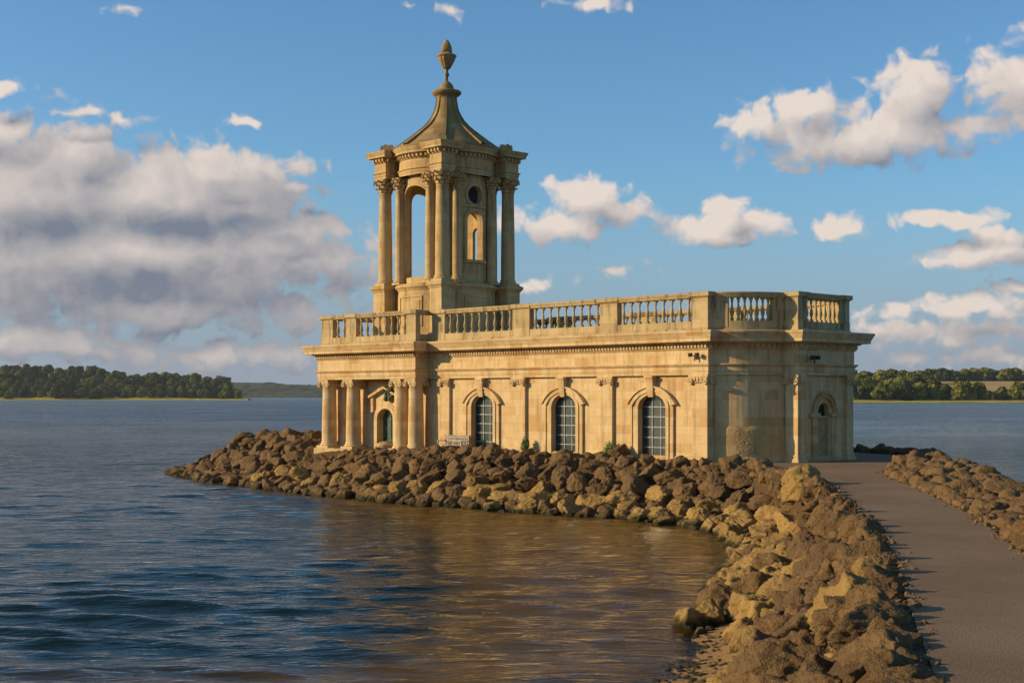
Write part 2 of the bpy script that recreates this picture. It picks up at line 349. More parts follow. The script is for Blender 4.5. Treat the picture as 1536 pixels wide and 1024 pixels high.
# ------------------------------------------------------------------ terrain
SHORE = [(-3.0, -60), (-2.5, 2), (-1.2, 9), (.3, 16), (1.3, 21), (2.2, 24.6), (3.1, 27.2), (4.2, 31.8), (5.8, 37), (6.7, 41), (8.1, 47.9), (8.7, 52), (8.3, 55.5), (7.6, 58), (5.4, 61.4),
         (2.5, 63.6), (-5.7, 70.8), (-10.7, 76.7), (-17, 85.5), (-22.6, 95), (-23.5, 98), (-20, 102), (-12, 105), (-2, 108), (4, 104), (13, 92), (21, 82), (24.5, 74), (24.5, 67), (23, 58),
         (21.7, 49), (19.5, 41), (18, 34), (16.5, 26), (15, 18), (14, 8), (14, -60)]
PATHL = [(2.6, 4), (4.6, 15.1), (6.0, 21.2), (7.4, 26.9), (8.5, 32.3), (10.2, 43.0), (11.1, 49), (11.45, 53), (11.3, 58), (11.0, 62.5), (11.0, 66.6)]
PATHR = [(5.0, 4), (7.3, 15.1), (8.7, 21.2), (9.9, 26.9), (11.4, 33.5), (11.9, 35.9), (13.0, 43), (13.9, 49), (14.4, 53.7), (15.4, 58), (17.2, 63), (18.5, 66), (20.2, 69.5), (20.5, 73), (19, 77), (15.5, 79)]
PATHP = PATHR + [(13.0, 74)] + list(reversed(PATHL))
def seg_dist(P, poly, closed=True):
    P = np.asarray(P, float); best = np.full(len(P), 1e9); n = len(poly)
    for i in range(n if closed else n - 1):
        a = np.array(poly[i]); b_ = np.array(poly[(i + 1) % n]); d = b_ - a; L = d @ d
        t_ = np.clip(((P - a) @ d) / L, 0, 1); q = a + t_[:, None] * d; best = np.minimum(best, np.hypot(*(P - q).T))
    return best
def inside(P, poly):
    P = np.asarray(P, float); c = np.zeros(len(P), bool); n = len(poly)
    for i in range(n):
        x1, y1 = poly[i]; x2, y2 = poly[(i + 1) % n]
        if y1 == y2: continue
        k = ((y1 > P[:, 1]) != (y2 > P[:, 1])) & (P[:, 0] < (x2 - x1) * (P[:, 1] - y1) / (y2 - y1) + x1); c ^= k
    return c
def sdist(P, poly): d = seg_dist(P, poly); return np.where(inside(P, poly), d, -d)
def height(P):
    s = sdist(P, SHORE); x, y = P[:, 0], P[:, 1]
    beach = sstep((31 - y) / 5) * sstep((5.5 - x) / 3) * sstep((y - 21.5) / 2.5)
    L = 4.4 + 0 * x; up = GZ * sstep(s / L * .5) * 2; up = np.minimum(up, GZ)
    up = up * (1 - .5 * beach * sstep((3 - s) / 2))
    dn = s * (.42 * (1 - beach) + .075 * beach); dn = np.where((y < 40) & (x < 8), np.maximum(dn, -.30 - .16 * np.clip(y - 24.0 - .12 * x, 0, 100)), dn)
    bay = sstep((x + 4.5 + (y - 26) * .13) / 6) * (x < 10) * (y < 74); dn = dn * (1 - bay) + np.maximum(dn, -.30 - .028 * np.clip(-s, 0, 30)) * bay  # shoal outlined so the painted golden church reflection spreads over the water
    h = np.where(s > 0, up, np.maximum(dn, -4.5))
    flat = sstep((seg_dist(P, PATHP) - .35) / 1.0); ins = inside(P, PATHP)
    h = np.where(ins & (h < GZ + 1), GZ, h * flat + np.where(s > 0, GZ, h) * (1 - flat))
    h = h + np.where(ins, -.03, .10 * (fbm(x * 1.3 + 50, y * 1.3 + 50) - .5) * np.clip(seg_dist(P, PATHP) / .5, 0, 1))
    return h
def axis(lo, hi, step, far):
    a = list(np.arange(lo, hi + step / 2, step)); s_ = step; x = a[-1]
    while x < far: s_ *= 1.5; x += s_; a.append(x)
    s_ = step; x = a[0]; b_ = []
    while x > -far: s_ *= 1.5; x -= s_; b_.append(x)
    return np.array(b_[::-1] + a)
gx = axis(-45, 42, .45, 9000); gy = axis(-20, 118, .45, 9000); X, Y = np.meshgrid(gx, gy); Pg = np.stack([X.ravel(), Y.ravel()], 1)
Z = height(Pg); ob = npmesh('ground', np.column_stack([Pg, Z]), gridfaces(len(gx), len(gy)), GROUND); tag(ob, kind='structure')
# path sheet
pm = MB(); pm.prism(PATHP, GZ - .12, GZ + .012); ob = pm.build('path', ASPH); tag(ob, kind='structure')

# ------------------------------------------------------------------ water
wx = np.concatenate([np.array([-9000, -4000, -1500, -600, -250, -130]), np.arange(-90, 34, .17), np.array([60, 130, 250, 600, 1500, 4000, 9000])])
ys = [-60.]; 
yy = 18.; wyl = [-60., -20., 5.]
while yy < 175: wyl.append(yy); yy += .065 + (yy - 18) * .0033
wyl += [185, 200, 230, 280, 350, 450, 600, 900, 1400, 2200, 3500, 6000, 9000]; wy = np.array(wyl)
X, Y = np.meshgrid(wx, wy); Pw = np.stack([X.ravel(), Y.ravel()], 1); x, y = Pw[:, 0], Pw[:, 1]
rs = np.random.RandomState(11); zz = np.zeros(len(x))
for k in range(90):
    lam = .50 * (5.0 / .50) ** (rs.rand() ** 1.25); th = R(-97 + rs.normal() * 15) if lam < 2.5 else R(-100 + rs.normal() * 10)
    amp = .0046 * lam ** .66 * (.5 if lam > 3 else 1); ph = rs.rand() * 6.28; kx, ky = math.cos(th) * 6.283 / lam, math.sin(th) * 6.283 / lam
    res = np.clip((lam / (.12 + np.clip(y - 18, 0, 400) * .0036) - 2) / 2, 0, 1)     # short waves only where the mesh can carry them
    zz += amp * np.sin(kx * x + ky * y + ph + 1.4 * np.sin(.13 * x + .11 * y + ph * 2)) * res
sh = sdist(Pw, SHORE); fade = np.clip((x + 90) / 12, 0, 1) * np.clip((34 - x) / 8, 0, 1) * np.clip((175 - y) / 45, 0, 1) * np.clip(-sh / 1.5, .35, 1)
fade = fade * (.75 + .8 * (fbm(x * .05 + 9, y * .09 + 4, 3) - .4)) 
zz = zz * np.clip(fade, 0, 2); zz = zz + np.where((y < 45) & (zz > 0), zz * .35, 0)
# two low swells running up the beach
for (y0, amp_, sl) in ((30.3, .055, .25), (33.6, .05, .24), (38.2, .05, .2), (43.5, .045, .16)):
    q = (y - (y0 + sl * x)) / .55; zz += amp_ * np.exp(-q * q) * np.exp(-((x - 0) / 9) ** 2) * (.6 + .8 * vn(x * .4 + y0, y * .3)) * (sh < -.3)
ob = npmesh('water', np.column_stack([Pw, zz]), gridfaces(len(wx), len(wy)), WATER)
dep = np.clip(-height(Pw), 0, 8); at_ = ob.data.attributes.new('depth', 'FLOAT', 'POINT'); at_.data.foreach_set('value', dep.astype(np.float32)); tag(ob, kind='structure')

# ------------------------------------------------------------------ church
TH = math.atan2(-.7214217, .692496); A0 = (9.114, 64.945)
def loc2w(a, b): return (A0[0] + a * .692496 + b * .7214217, A0[1] - a * .7214217 + b * .692496)
church = empty('church', (A0[0], A0[1], GZ), TH)
tag(church, 'golden limestone church with a round columned bell tower standing on the rocky spit', 'church')
def arc(p0, p1, nrm0, nrm1, n):
    """arc between two points turning its outward normal from angle nrm0 to nrm1 (degrees)"""
    p0, p1 = Vector(p0), Vector(p1); c = (p1 - p0).length; turn = R(nrm1 - nrm0); r = c / (2 * math.sin(turn / 2))
    mid = (p0 + p1) / 2; d = (p1 - p0).normalized(); cen = mid + Vector((-d.y, d.x)) * (r * math.cos(turn / 2)); res = []
    a0 = math.atan2(p0.y - cen.y, p0.x - cen.x)
    for i in range(n + 1): a = a0 + turn * i / n; res.append((cen.x + r * math.cos(a), cen.y + r * math.sin(a)))
    return res
BW = 10.69
SE = arc((0, .42), (2.12, 3.24), 0, 62, 14); NE = [(x, BW - y) for x, y in reversed(SE)]
PLAN = [(-29.2, -1), (-19.98, -1), (-19.98, 0), (0, 0)] + SE + [(2.12, 3.04), (2.92, 3.04), (2.92, 7.65), (2.12, 7.65)] + NE + [(0, BW), (-19.98, BW), (-19.98, BW + 1), (-29.2, BW + 1)]
# entablature
EN = [(-.3, 4.09), (.03, 4.09), (.03, 4.27), (.06, 4.275), (.06, 4.47), (.09, 4.49), (.17, 4.58), (.17, 4.63), (.03, 4.635), (.03, 5.26), (.08, 5.28), (.13, 5.34), (.13, 5.37),
      (.10, 5.375), (.10, 5.54), (.25, 5.56), (.29, 5.62), (.60, 5.64), (.60, 5.80), (.63, 5.81), (.66, 5.90), (.72, 6.02), (.75, 6.05), (.75, 6.13), (.70, 6.15), (.05, 6.20), (-.6, 6.22)]
e = MB(); e.sweep(PLAN, EN)
op = offset(PLAN, .10)
for i in range(len(op)):
    p0, p1 = Vector(op[i]), Vector(op[(i + 1) % len(op)]); L = (p1 - p0).length; d = (p1 - p0).normalized(); nn = Vector((d.y, -d.x))
    if L > 5 and i > 20 + len(SE): pass
    k = max(1, int(L / .20)) if L > .3 else (1 if .15 < L else 0)
    for j in range(k):
        c = p0 + d * (L * (j + .5) / k) + nn * .055; e.obox((c.x, c.y, 5.455), (d.x * .058, d.y * .058, 0), (nn.x * .06, nn.y * .06, 0), (0, 0, .075))
e.build('entablature', STONE, church)
r = MB(); r.ngon(offset(PLAN, -.45), 6.18, True); r.ngon(offset(PLAN, -.28), 4.10, False); r.build('roof', WEATHER, church)
# facade strips with openings
def facade(mb, x0, x1, z0, z1, ops, f, depth=.35, inner=False, dx=1.0, back=None):
    """ops: (cx, hw, lo(x), hi(x)); f(x,z,d)->3d with d measured inward"""
    xs = set(np.round(np.arange(x0, x1, dx), 4)) | {x0, x1}
    for (cx, hw, lo, hi) in ops: xs |= {cx + hw * math.cos(math.pi * k / 24) for k in range(25)}
    xs = sorted(xs); xs = [q for i, q in enumerate(xs) if i == 0 or q - xs[i - 1] > 1e-5]
    for a, b_ in zip(xs[:-1], xs[1:]):
        m_ = (a + b_) / 2; za, zb = [z0], [z0]
        for (cx, hw, lo, hi) in sorted(ops, key=lambda o_: o_[2](o_[0])):
            if abs(m_ - cx) < hw: za += [lo(a), hi(a)]; zb += [lo(b_), hi(b_)]
        za.append(z1); zb.append(z1)
        for k in range(0, len(za), 2):
            mb.quad([f(a, za[k], 0), f(b_, zb[k], 0), f(b_, zb[k + 1], 0), f(a, za[k + 1], 0)])
            if inner: mb.quad([f(b_, zb[k], depth), f(a, za[k], depth), f(a, za[k + 1], depth), f(b_, zb[k + 1], depth)])
        for k in range(1, len(za) - 1, 2):
            mb.quad([f(a, za[k], 0), f(a, za[k], depth), f(b_, zb[k], depth), f(b_, zb[k], 0)])
            mb.quad([f(a, za[k + 1], depth), f(a, za[k + 1], 0), f(b_, zb[k + 1], 0), f(b_, zb[k + 1], depth)])
    for (cx, hw, lo, hi) in ops:
        for sg in (-1, 1):
            a = cx + sg * hw
            if hi(a) - lo(a) > .01: mb.quad([f(a, lo(a), 0), f(a, hi(a), 0), f(a, hi(a), depth), f(a, lo(a), depth)])
def archop(cx, hw, z0, zs, rise): return (cx, hw, lambda x: z0, lambda x: zs + rise * math.sqrt(max(0, 1 - ((x - cx) / hw) ** 2)))
def band(mb, cx, z0, zs, in_, out_, y0, y1, f=None, a0=0., a1=180., legs=True, n=20):
    """flat moulding round an arch: in_/out_=(hw,rise)"""
    pi_, po = [], []
    if legs: pi_.append((cx + in_[0], z0)); po.append((cx + out_[0], z0))
    for k in range(n + 1):
        a = R(a0 + (a1 - a0) * k / n)
        pi_.append((cx + in_[0] * math.cos(a), zs + in_[1] * math.sin(a))); po.append((cx + out_[0] * math.cos(a), zs + out_[1] * math.sin(a)))
    if legs: pi_.append((cx - in_[0], z0)); po.append((cx - out_[0], z0))
    g_ = f or (lambda x, z, d: (x, d, z))
    for k in range(len(pi_) - 1):
        a, b_, c_, d_ = pi_[k], po[k], po[k + 1], pi_[k + 1]
        mb.quad([g_(*a, y1), g_(*b_, y1), g_(*c_, y1), g_(*d_, y1)]); mb.quad([g_(*b_, y1), g_(*b_, y0), g_(*c_, y0), g_(*c_, y1)])
        mb.quad([g_(*a, y0), g_(*a, y1), g_(*d_, y1), g_(*d_, y0)])
    for k in (0, -1): a, b_ = pi_[k], po[k]; mb.quad([g_(*a, y0), g_(*b_, y0), g_(*b_, y1), g_(*a, y1)])
WI = .17                                     # wall plane behind the pilaster plane
WINS = [-3.48, -9.42, -15.6]
wl = MB()
facade(wl, -19.98, -.3, -.6, 4.12, [archop(c, .87, .08, 2.52, .66) for c in WINS], lambda x, z, d: (x, WI + d, z), .36)
facade(wl, -28.95, -19.98, -.6, 4.12, [archop(-24.03, .75, .12, 1.75, .62)], lambda x, z, d: (x, WI + d, z), .4)
wl.quad([(-28.95, BW + .8, -.6), (-28.95, WI, -.6), (-28.95, WI, 4.12), (-28.95, BW + .8, 4.12)])
wl.quad([(-19.98, BW + .8, -.6), (-28.95, BW + .8, -.6), (-28.95, BW + .8, 4.12), (-19.98, BW + .8, 4.12)])
wl.quad([(-19.98, BW - WI, -.6), (-19.98, BW + .8, -.6), (-19.98, BW + .8, 4.12), (-19.98, BW - WI, 4.12)])
wl.quad([(-.3, BW - WI, -.6), (-19.98, BW - WI, -.6), (-19.98, BW - WI, 4.12), (-.3, BW - WI, 4.12)])
sq = [(-.3, WI), (-.12, WI), (-.12, .42)] + offset(SE, -.05)[1:-1] + [(2.16, 3.3), (2.22, 3.25), (2.75, 3.25)]
for p_, q_ in zip(sq[:-1], sq[1:]):
    for (s_, t_) in (((p_, q_)), ((q_[0], BW - q_[1]), (p_[0], BW - p_[1]))): wl.quad([(*s_, -.6), (*t_, -.6), (*t_, 4.12), (*s_, 4.12)])
EC = 5.345
facade(wl, 3.25, BW - 3.25, -.6, 4.12, [archop(EC, .46, .0, 2.32, .46)], lambda x, z, d: (2.75 - d, x, z), .3)
wl.build('wall', STONE, church)
# eroded stonework on the curved bay: rough displaced skin over the lower courses
er = MB(); ne, nz = 60, 44; arcp = arc((-.12, .42), (2.16, 3.3), 0, 62, ne); rows = []
for j in range(nz + 1):
    z = -.5 + 2.6 * j / nz; row = []
    for i in range(ne + 1):
        p_ = arcp[i]; q_ = arcp[min(ne, i + 1)] if i < ne else arcp[i]; q0 = arcp[max(0, i - 1)]
        d = (Vector(q_) - Vector(q0)).normalized(); nn = Vector((d.y, -d.x)); nv = noise.fractal(Vector((p_[0] * 4.6, p_[1] * 4.6, z * 5.2)), .7, 2.2, 6)
        edge = min(1, max(0, (1.80 + .38 * noise.noise(Vector((p_[0] * 1.3, p_[1] * 1.3, 3))) - z) * 6)); am = .3 + .7 * min(1, max(0, (i / ne - .12) * 3))
        o_ = (.0 + .020 * am * abs(nv)) * edge - .045 * (1 - edge) + .0; row.append((p_[0] + nn.x * (o_ + .03), p_[1] + nn.y * (o_ + .03), z))
    rows.append(row)
for j in range(nz):
    for i in range(ne): er.quad([rows[j][i], rows[j][i + 1], rows[j + 1][i + 1], rows[j + 1][i]], False)
erm = stone('eroded_limestone', (.50, .31, .115), (.56, .37, .15), (.40, .20, .06), (.25, .17, .09), .4, .1, .8)
er.build('eroded_stonework', erm, church)
# plinth course along the foot
pl = MB(); pl.sweep(offset([(-.3, WI), (-.12, WI), (-.12, .42)] + SE[1:-1] + [(2.16, 3.3), (2.22, 3.25), (2.75, 3.25), (2.75, BW - 3.25), (2.2, BW - 3.25), (0, BW - .5), (-.12, BW - WI), (-19.8, BW - WI), (-19.8, WI)], 0),
                    [(.01, -.5), (.09, -.5), (.09, .16), (.05, .22), (.01, .26)]); pl.build('plinth', STAINED, church)
# pilasters
def volute(mb, x, y, z, r, t_, axis='y', s=1):
    """little ionic scroll: disc with raised rim and eye"""
    prof = [(r, 0), (r, t_), (r * .78, t_ + .012), (r * .70, t_ - .03), (r * .42, t_ - .03), (r * .38, t_ + .01), (.001, t_ + .02)]; seg = 16; n = len(mb.v)
    for (rr, h_) in prof:
        for i in range(seg):
            a = 2 * math.pi * i / seg; u_, v_ = rr * math.cos(a), rr * math.sin(a)
            mb.v.append((x + u_, y - s * h_, z + v_) if axis == 'y' else (x + s * h_, y + u_, z + v_))
    for k in range(len(prof) - 1):
        for i in range(seg): j = (i + 1) % seg; mb.f.append((n + k * seg + i, n + k * seg + j, n + (k + 1) * seg + j, n + (k + 1) * seg + i)); mb.sm.append(True)
def pilaster(x0, x1, y=0., back=.2, side=None):
    """front face at y, looking south"""
    p_ = MB(); cx = (x0 + x1) / 2; hw = (x1 - x0) / 2
    p_.box(x0 + .05, x1 - .05, y + .005, back, .42, 3.78)
    for (o_, z0, z1) in ((.10, -.55, .12), (.07, .12, .20), (.02, .20, .26), (.05, .26, .35), (0, .35, .42)): p_.box(x0 + .05 - o_, x1 - .05 + o_, y - o_, back, z0, z1)
    o = p_.build('pilaster', STONE, church)
    c_ = MB(); c_.box(x0 - .01, x1 + .01, y - .07, back, 3.99, 4.088); c_.box(x0 + .03, x1 - .03, y - .04, back, 3.86, 3.99); c_.box(x0 + .05, x1 - .05, y - .02, back, 3.78, 3.86)
    for sg in (-1, 1): volute(c_, cx + sg * (hw - .12), y, 3.80, .16, .13)
    for k in (-1, 0, 1): c_.lathe([(.001, 3.80), (.06, 3.84), (.07, 3.90), (.05, 3.98)], cx + k * .17 * hw / .5, y - .03, 10)
    # festoon hanging between the scrolls
    for k in range(9):
        a = math.pi * k / 8; c_.lathe([(.002, -.05), (.045, -.01), (.04, .04), (.002, .06)], cx + (hw - .2) * math.cos(a) * .9, y - .02, 8)
        for q in range(len(c_.v) - 32, len(c_.v)): v_ = c_.v[q]; c_.v[q] = (v_[0], v_[1], v_[2] + 3.74 - .0 * math.sin(a))
    c_.build('capital', STONE, o); return o
for x0, x1 in ((-1.11, 0), (-6.95, -5.95), (-13.2, -12.15), (-19.1, -18.2)): pilaster(x0, x1)
pilaster(-28.62, -27.9, .0, .2)
pilaster(2.12, 2.92, 3.04, 3.4)
def sidepil(x, y0, y1):         # pilaster face looking east
    p_ = MB(); p_.box(x - .2, x - .005, y0, y1, .42, 3.78)
    for (o_, z0, z1) in ((.10, -.55, .12), (.07, .12, .20), (.02, .20, .26), (.05, .26, .35), (0, .35, .42)): p_.box(x - .2, x + o_, y0 - o_, y1 + o_, z0, z1)
    o = p_.build('pilaster', STONE, church); c_ = MB(); c_.box(x - .2, x + .06, y0 - .02, y1 + .02, 3.99, 4.088); c_.box(x - .2, x + .03, y0, y1, 3.80, 3.99)
    for yy_ in (y0 + .1, y1 - .1): volute(c_, x, yy_, 3.80, .14, .10, 'x')
    c_.build('capital', STONE, o)
sidepil(0, .17, .42); sidepil(2.92, 3.2, 3.55); sidepil(2.92, 7.1, 7.65)
# nave windows
for c in WINS:
    f_ = MB(); band(f_, c, .0, 2.52, (.87, .66), (1.06, .82), WI, WI - .12); band(f_, c, .0, 2.52, (1.06, .82), (1.30, 1.0), WI, WI - .07)
    band(f_, c, .0, 2.52, (1.26, .97), (1.34, 1.04), WI, WI - .12)
    w_ = f_.build('window', STONE, church)
    h_ = MB(); Rr = 1.78; zc = 3.60 - Rr; hh = math.degrees(math.acos(1.50 / Rr))
    band(h_, c, 0, zc, (Rr - .30, Rr - .30), (Rr - .08, Rr - .08), WI, WI - .17, a0=hh, a1=180 - hh, legs=False); band(h_, c, 0, zc, (Rr - .08, Rr - .08), (Rr, Rr), WI, WI - .24, a0=hh - 2, a1=182 - hh, legs=False)
    h_.build('hood_moulding', STONE, w_)
    k_ = MB(); k_.v += [(c + sx * wx_, yv, z) for (z, wx_, yv) in ((3.06, .15, WI - .20), (4.09, .24, WI - .36)) for sx in (-1, 1)] + [(c + sx * wx_, WI, z) for (z, wx_) in ((3.06, .15), (4.09, .24)) for sx in (-1, 1)]
    k_.f += [(0, 1, 3, 2), (0, 2, 6, 4), (1, 5, 7, 3), (0, 4, 5, 1), (2, 3, 7, 6)]; k_.sm += [False] * 5
    k_.box(c - .27, c + .27, WI - .40, WI, 3.97, 4.088); k_.build('keystone', STONE, w_)
    s_ = MB(); s_.box(c - 1.3, c + 1.3, WI - .16, WI + .3, -.5, .085); s_.build('sill', STAINED, w_)
    gl_ = MB(); pts = [(c + .87, .08)] + [(c + .87 * math.cos(R(a)), 2.52 + .66 * math.sin(R(a))) for a in range(0, 181, 10)] + [(c - .87, .08)]
    gl_.quad([(x_, WI + .30, z_) for x_, z_ in reversed(pts)]); gl_.build('glass', GLASS, w_)
    fr_ = MB(); band(fr_, c, .08, 2.52, (.80, .60), (.87, .66), WI + .30, WI + .22); fr_.box(c - .87, c + .87, WI + .22, WI + .30, .08, .16); fr_.build('frame', FRAMEW, w_)
    b_ = MB()
    for sx in (-.27, .27): b_.box(c + sx - .018, c + sx + .018, WI + .255, WI + .295, .16, 2.52 + .60 * math.sqrt(1 - (sx / .8) ** 2))
    for z in (.62, 1.10, 1.60, 2.10, 2.58): b_.box(c - .80, c + .80, WI + .25, WI + .297, z - .02, z + .02)
    b_.build('glazing_bars', GLAZ, w_)
# portico door with surround
d_ = MB(); band(d_, -24.03, -.2, 1.75, (.75, .62), (.98, .84), WI, WI - .13); band(d_, -24.03, -.2, 1.75, (.98, .84), (1.1, .95), WI, WI - .08)
for sg in (-1, 1): d_.box(-24.03 + sg * 1.22 - .11, -24.03 + sg * 1.22 + .11, WI - .16, WI, 2.15, 3.1)
w_ = d_.build('doorway', STONE, church)
d_ = MB()
for sg in (-1, 1):
    q0 = Vector((-24.03 + sg * 1.42, WI, 3.05)); q1 = Vector((-24.03, WI, 3.62)); m_ = (q0 + q1) / 2; dd = (q1 - q0) / 2; d_.obox((m_.x, WI - .14, m_.z), dd, (0, .14, 0), (-.07 * dd.normalized().z * 1, 0, .07 * abs(dd.normalized().x)))
d_.build('gable_moulding', STONE, w_)
sc_ = MB(); rnd = random.Random(3)
for k in range(26):
    cx_, cz_ = -23.6 + rnd.uniform(-.42, .42), 3.22 + rnd.uniform(-.33, .30); r_ = rnd.uniform(.06, .15); n0 = len(sc_.v)
    sc_.lathe([(.01, -r_), (r_ * .8, -r_ * .6), (r_, 0), (r_ * .7, r_ * .7), (.01, r_)], cx_, WI - .16 - rnd.uniform(0, .12), 8)
    for q in range(n0, len(sc_.v)): v_ = sc_.v[q]; sc_.v[q] = (v_[0], v_[1], v_[2] + cz_)
sc_.build('carved_shield', simple('mossy_carving', (.10, .10, .05), .9, 6, .5), w_)
g_ = MB(); pts = [(-24.03 + .75, .12)] + [(-24.03 + .75 * math.cos(R(a)), 1.75 + .62 * math.sin(R(a))) for a in range(0, 181, 12)] + [(-24.03 - .75, .12)]
g_.quad([(x_, WI + .36, z_) for x_, z_ in reversed(pts)]); dr = g_.build('door', DOORM, w_)
g_ = MB()
for x_ in (-24.5, -24.03, -23.56): g_.box(x_ - .03, x_ + .03, WI + .32, WI + .358, .14, 2.2)
for z_ in (.5, 1.2, 1.75): g_.box(-24.75, -23.31, WI + .325, WI + .357, z_ - .03, z_ + .03)
g_.build('door_rail', DOORM, dr)
g_ = MB(); g_.lathe([(.02, -.3), (.42, -.28), (.5, -.1), (.46, .12), (.52, .2), (.5, .3), (.3, .42), (.02, .46)], -23.75, WI - .35, 16); g_.build('threshold_stone', WEATHER, w_)
# portico columns
def column_mb(r, z0, z1, capz, sq=.1):
    c_ = MB(); c_.box(-r - sq, r + sq, -r - sq, r + sq, z0 - .55, z0 + .10)
    n = 12; pr = [(r + .09, z0 + .10), (r + .11, z0 + .15), (r + .09, z0 + .20), (r + .03, z0 + .22), (r + .03, z0 + .26), (r + .06, z0 + .30), (r + .01, z0 + .34)]
    for k in range(n + 1): tt = k / n; pr.append((r * (1 - .14 * tt ** 1.8), z0 + .36 + (z1 - z0 - .36) * tt))
    pr += [(r * .9, z1 + .01), (r * .9, z1 + .04), (r * .86, z1 + .05)]
    c_.lathe(pr, 0, 0, 32); return c_
def ionic_mb(r, z1, zt):
    c_ = MB(); c_.lathe([(r * .86, z1), (r * .9, z1 + .05), (r * 1.05, z1 + .16), (r * 1.05, zt - .16)], 0, 0, 24)
    c_.box(-r * 1.05, r * 1.05, -r * 1.05, r * 1.05, zt - .12, zt - .002); c_.box(-r * .98, r * .98, -r * .98, r * .98, zt - .19, zt - .12)
    for sx in (-1, 1):
        volute(c_, sx * r * .92, -r * .75, zt - .28, .17, .16); volute(c_, sx * r * .92, r * .75, zt - .28, .17, .16, 'y', -1)
    for sy in (-1, 1):
        volute(c_, r * .75, sy * r * .80, zt - .28, .15, .16, 'x')
    return c_
pc = column_mb(.455, 0, 3.66, 4.09).build('column', STONE, church, (-28.73, -.52, 0)); ionic_mb(.455, 3.66, 4.088).build('capital', STONE, pc)
for a in (-26.31, -21.79, -20.5):
    c = clone(pc, church); c.location = (a, -.52, 0)
for a in (-28.73, -26.31, -21.79, -20.5):
    c = clone(pc, church); c.location = (a, BW + .52, 0); c.rotation_euler = (0, 0, math.pi)
# portico step
st = MB(); st.box(-29.4, -19.8, -1.2, WI - .01, -.7, -.03); st.build('portico_step', STAINED, church)
# east doorway: blind arch
d_ = MB(); fe = lambda x, z, d: (2.75 - d, x, z)
band(d_, EC, 2.15, 2.3, (.72, .72), (.92, .92), 0, -.10, fe, legs=False); band(d_, EC, 2.15, 2.3, (.92, .92), (1.0, 1.0), 0, -.14, fe, legs=False)
d_.box(2.75, 2.90, EC - 1.25, EC - .46, 2.12, 2.30); d_.box(2.75, 2.90, EC + .46, EC + 1.25, 2.12, 2.30); d_.box(2.75, 2.82, EC - 1.0, EC - .56, -.2, 2.12); d_.box(2.75, 2.82, EC + .56, EC + 1.0, -.2, 2.12)
ed = d_.build('doorway', STAINED, church)
d_ = MB(); d_.box(2.50, 2.60, EC - .455, EC + .455, 0, 2.05); 
for yy_ in (EC,): d_.box(2.60, 2.635, yy_ - .33, yy_ + .33, .2, .95); d_.box(2.60, 2.635, yy_ - .33, yy_ + .33, 1.1, 1.9)
d_.build('door', simple('stone_coloured_door', (.34, .23, .10), .8, 4, .25), ed)
d_ = MB(); d_.box(2.46, 2.50, EC - .455, EC + .455, 2.12, 2.80); d_.build('tympanum', DARKIN, ed); d_ = MB(); d_.box(2.47, 2.70, EC - .459, EC + .459, 2.05, 2.16); d_.build('transom', STAINED, ed)
# balustrade ------------------------------------------------------
bal = MB()
def baluster_mb():
    b_ = MB(); b_.box(-.085, .085, -.085, .085, 0, .10)
    b_.lathe([(.075, .10), (.08, .13), (.05, .17), (.055, .2), (.095, .34), (.10, .42), (.085, .52), (.055, .68), (.042, .80), (.045, .86), (.07, .90), (.07, .93), (.05, .95), (.06, .99)], 0, 0, 12, cap=False)
    b_.box(-.085, .085, -.085, .085, .99, 1.095); return b_
BZ0, BZ1, BZ2 = 6.62, 7.715, 7.97
br_ = MB()
PB = offset(PLAN, -.14)
br_.sweep(PB, [(-.34, 6.2), (-.34, BZ0), (.0, BZ0), (.0, 6.30), (.05, 6.28), (.05, 6.16)])
br_.sweep(PB, [(-.36, BZ1), (.03, BZ1), (.06, BZ1 + .05), (.06, BZ1 + .10), (.09, BZ1 + .13), (.11, BZ1 + .20), (.11, BZ2 - .02), (.08, BZ2), (-.43, BZ2), (-.46, BZ2 - .03), (-.46, BZ1 + .08), (-.36, BZ1)])
# corners / piers of the balustrade
balus = br_.build('balustrade', WEATHER, church)
pm_ = baluster_mb(); b0 = None
def pier(x0, x1, y0, y1):
    p_ = MB(); p_.box(x0, x1, y0, y1, 6.17, 6.30); p_.box(x0 + .02, x1 - .02, y0 + .02, y1 - .02, 6.30, BZ0 + .02); p_.box(x0 + .035, x1 - .035, y0 + .035, y1 - .035, BZ0 + .02, BZ1 + .02)
    p_.box(x0 - .08, x1 + .08, y0 - .08, y1 + .08, BZ1 + .06, BZ2 + .018); p_.build('pedestal', WEATHER, balus)
def run(p0, p1, n):
    """n balusters evenly between two pier faces, standing on the plinth line"""
    global b0
    for k in range(n):
        tt = (k + .5) / n; x_ = p0[0] + (p1[0] - p0[0]) * tt; y_ = p0[1] + (p1[1] - p0[1]) * tt
        if b0 is None: b0 = pm_.build('baluster', WEATHER, balus, (x_, y_, BZ0)); o = b0
        else: o = b0.copy(); C.objects.link(o); o.parent = balus; o.location = (x_, y_, BZ0)
        o.rotation_euler = (0, 0, math.atan2(p1[1] - p0[1], p1[0] - p0[0]))
F0, F1 = .10, .52      # pier depth
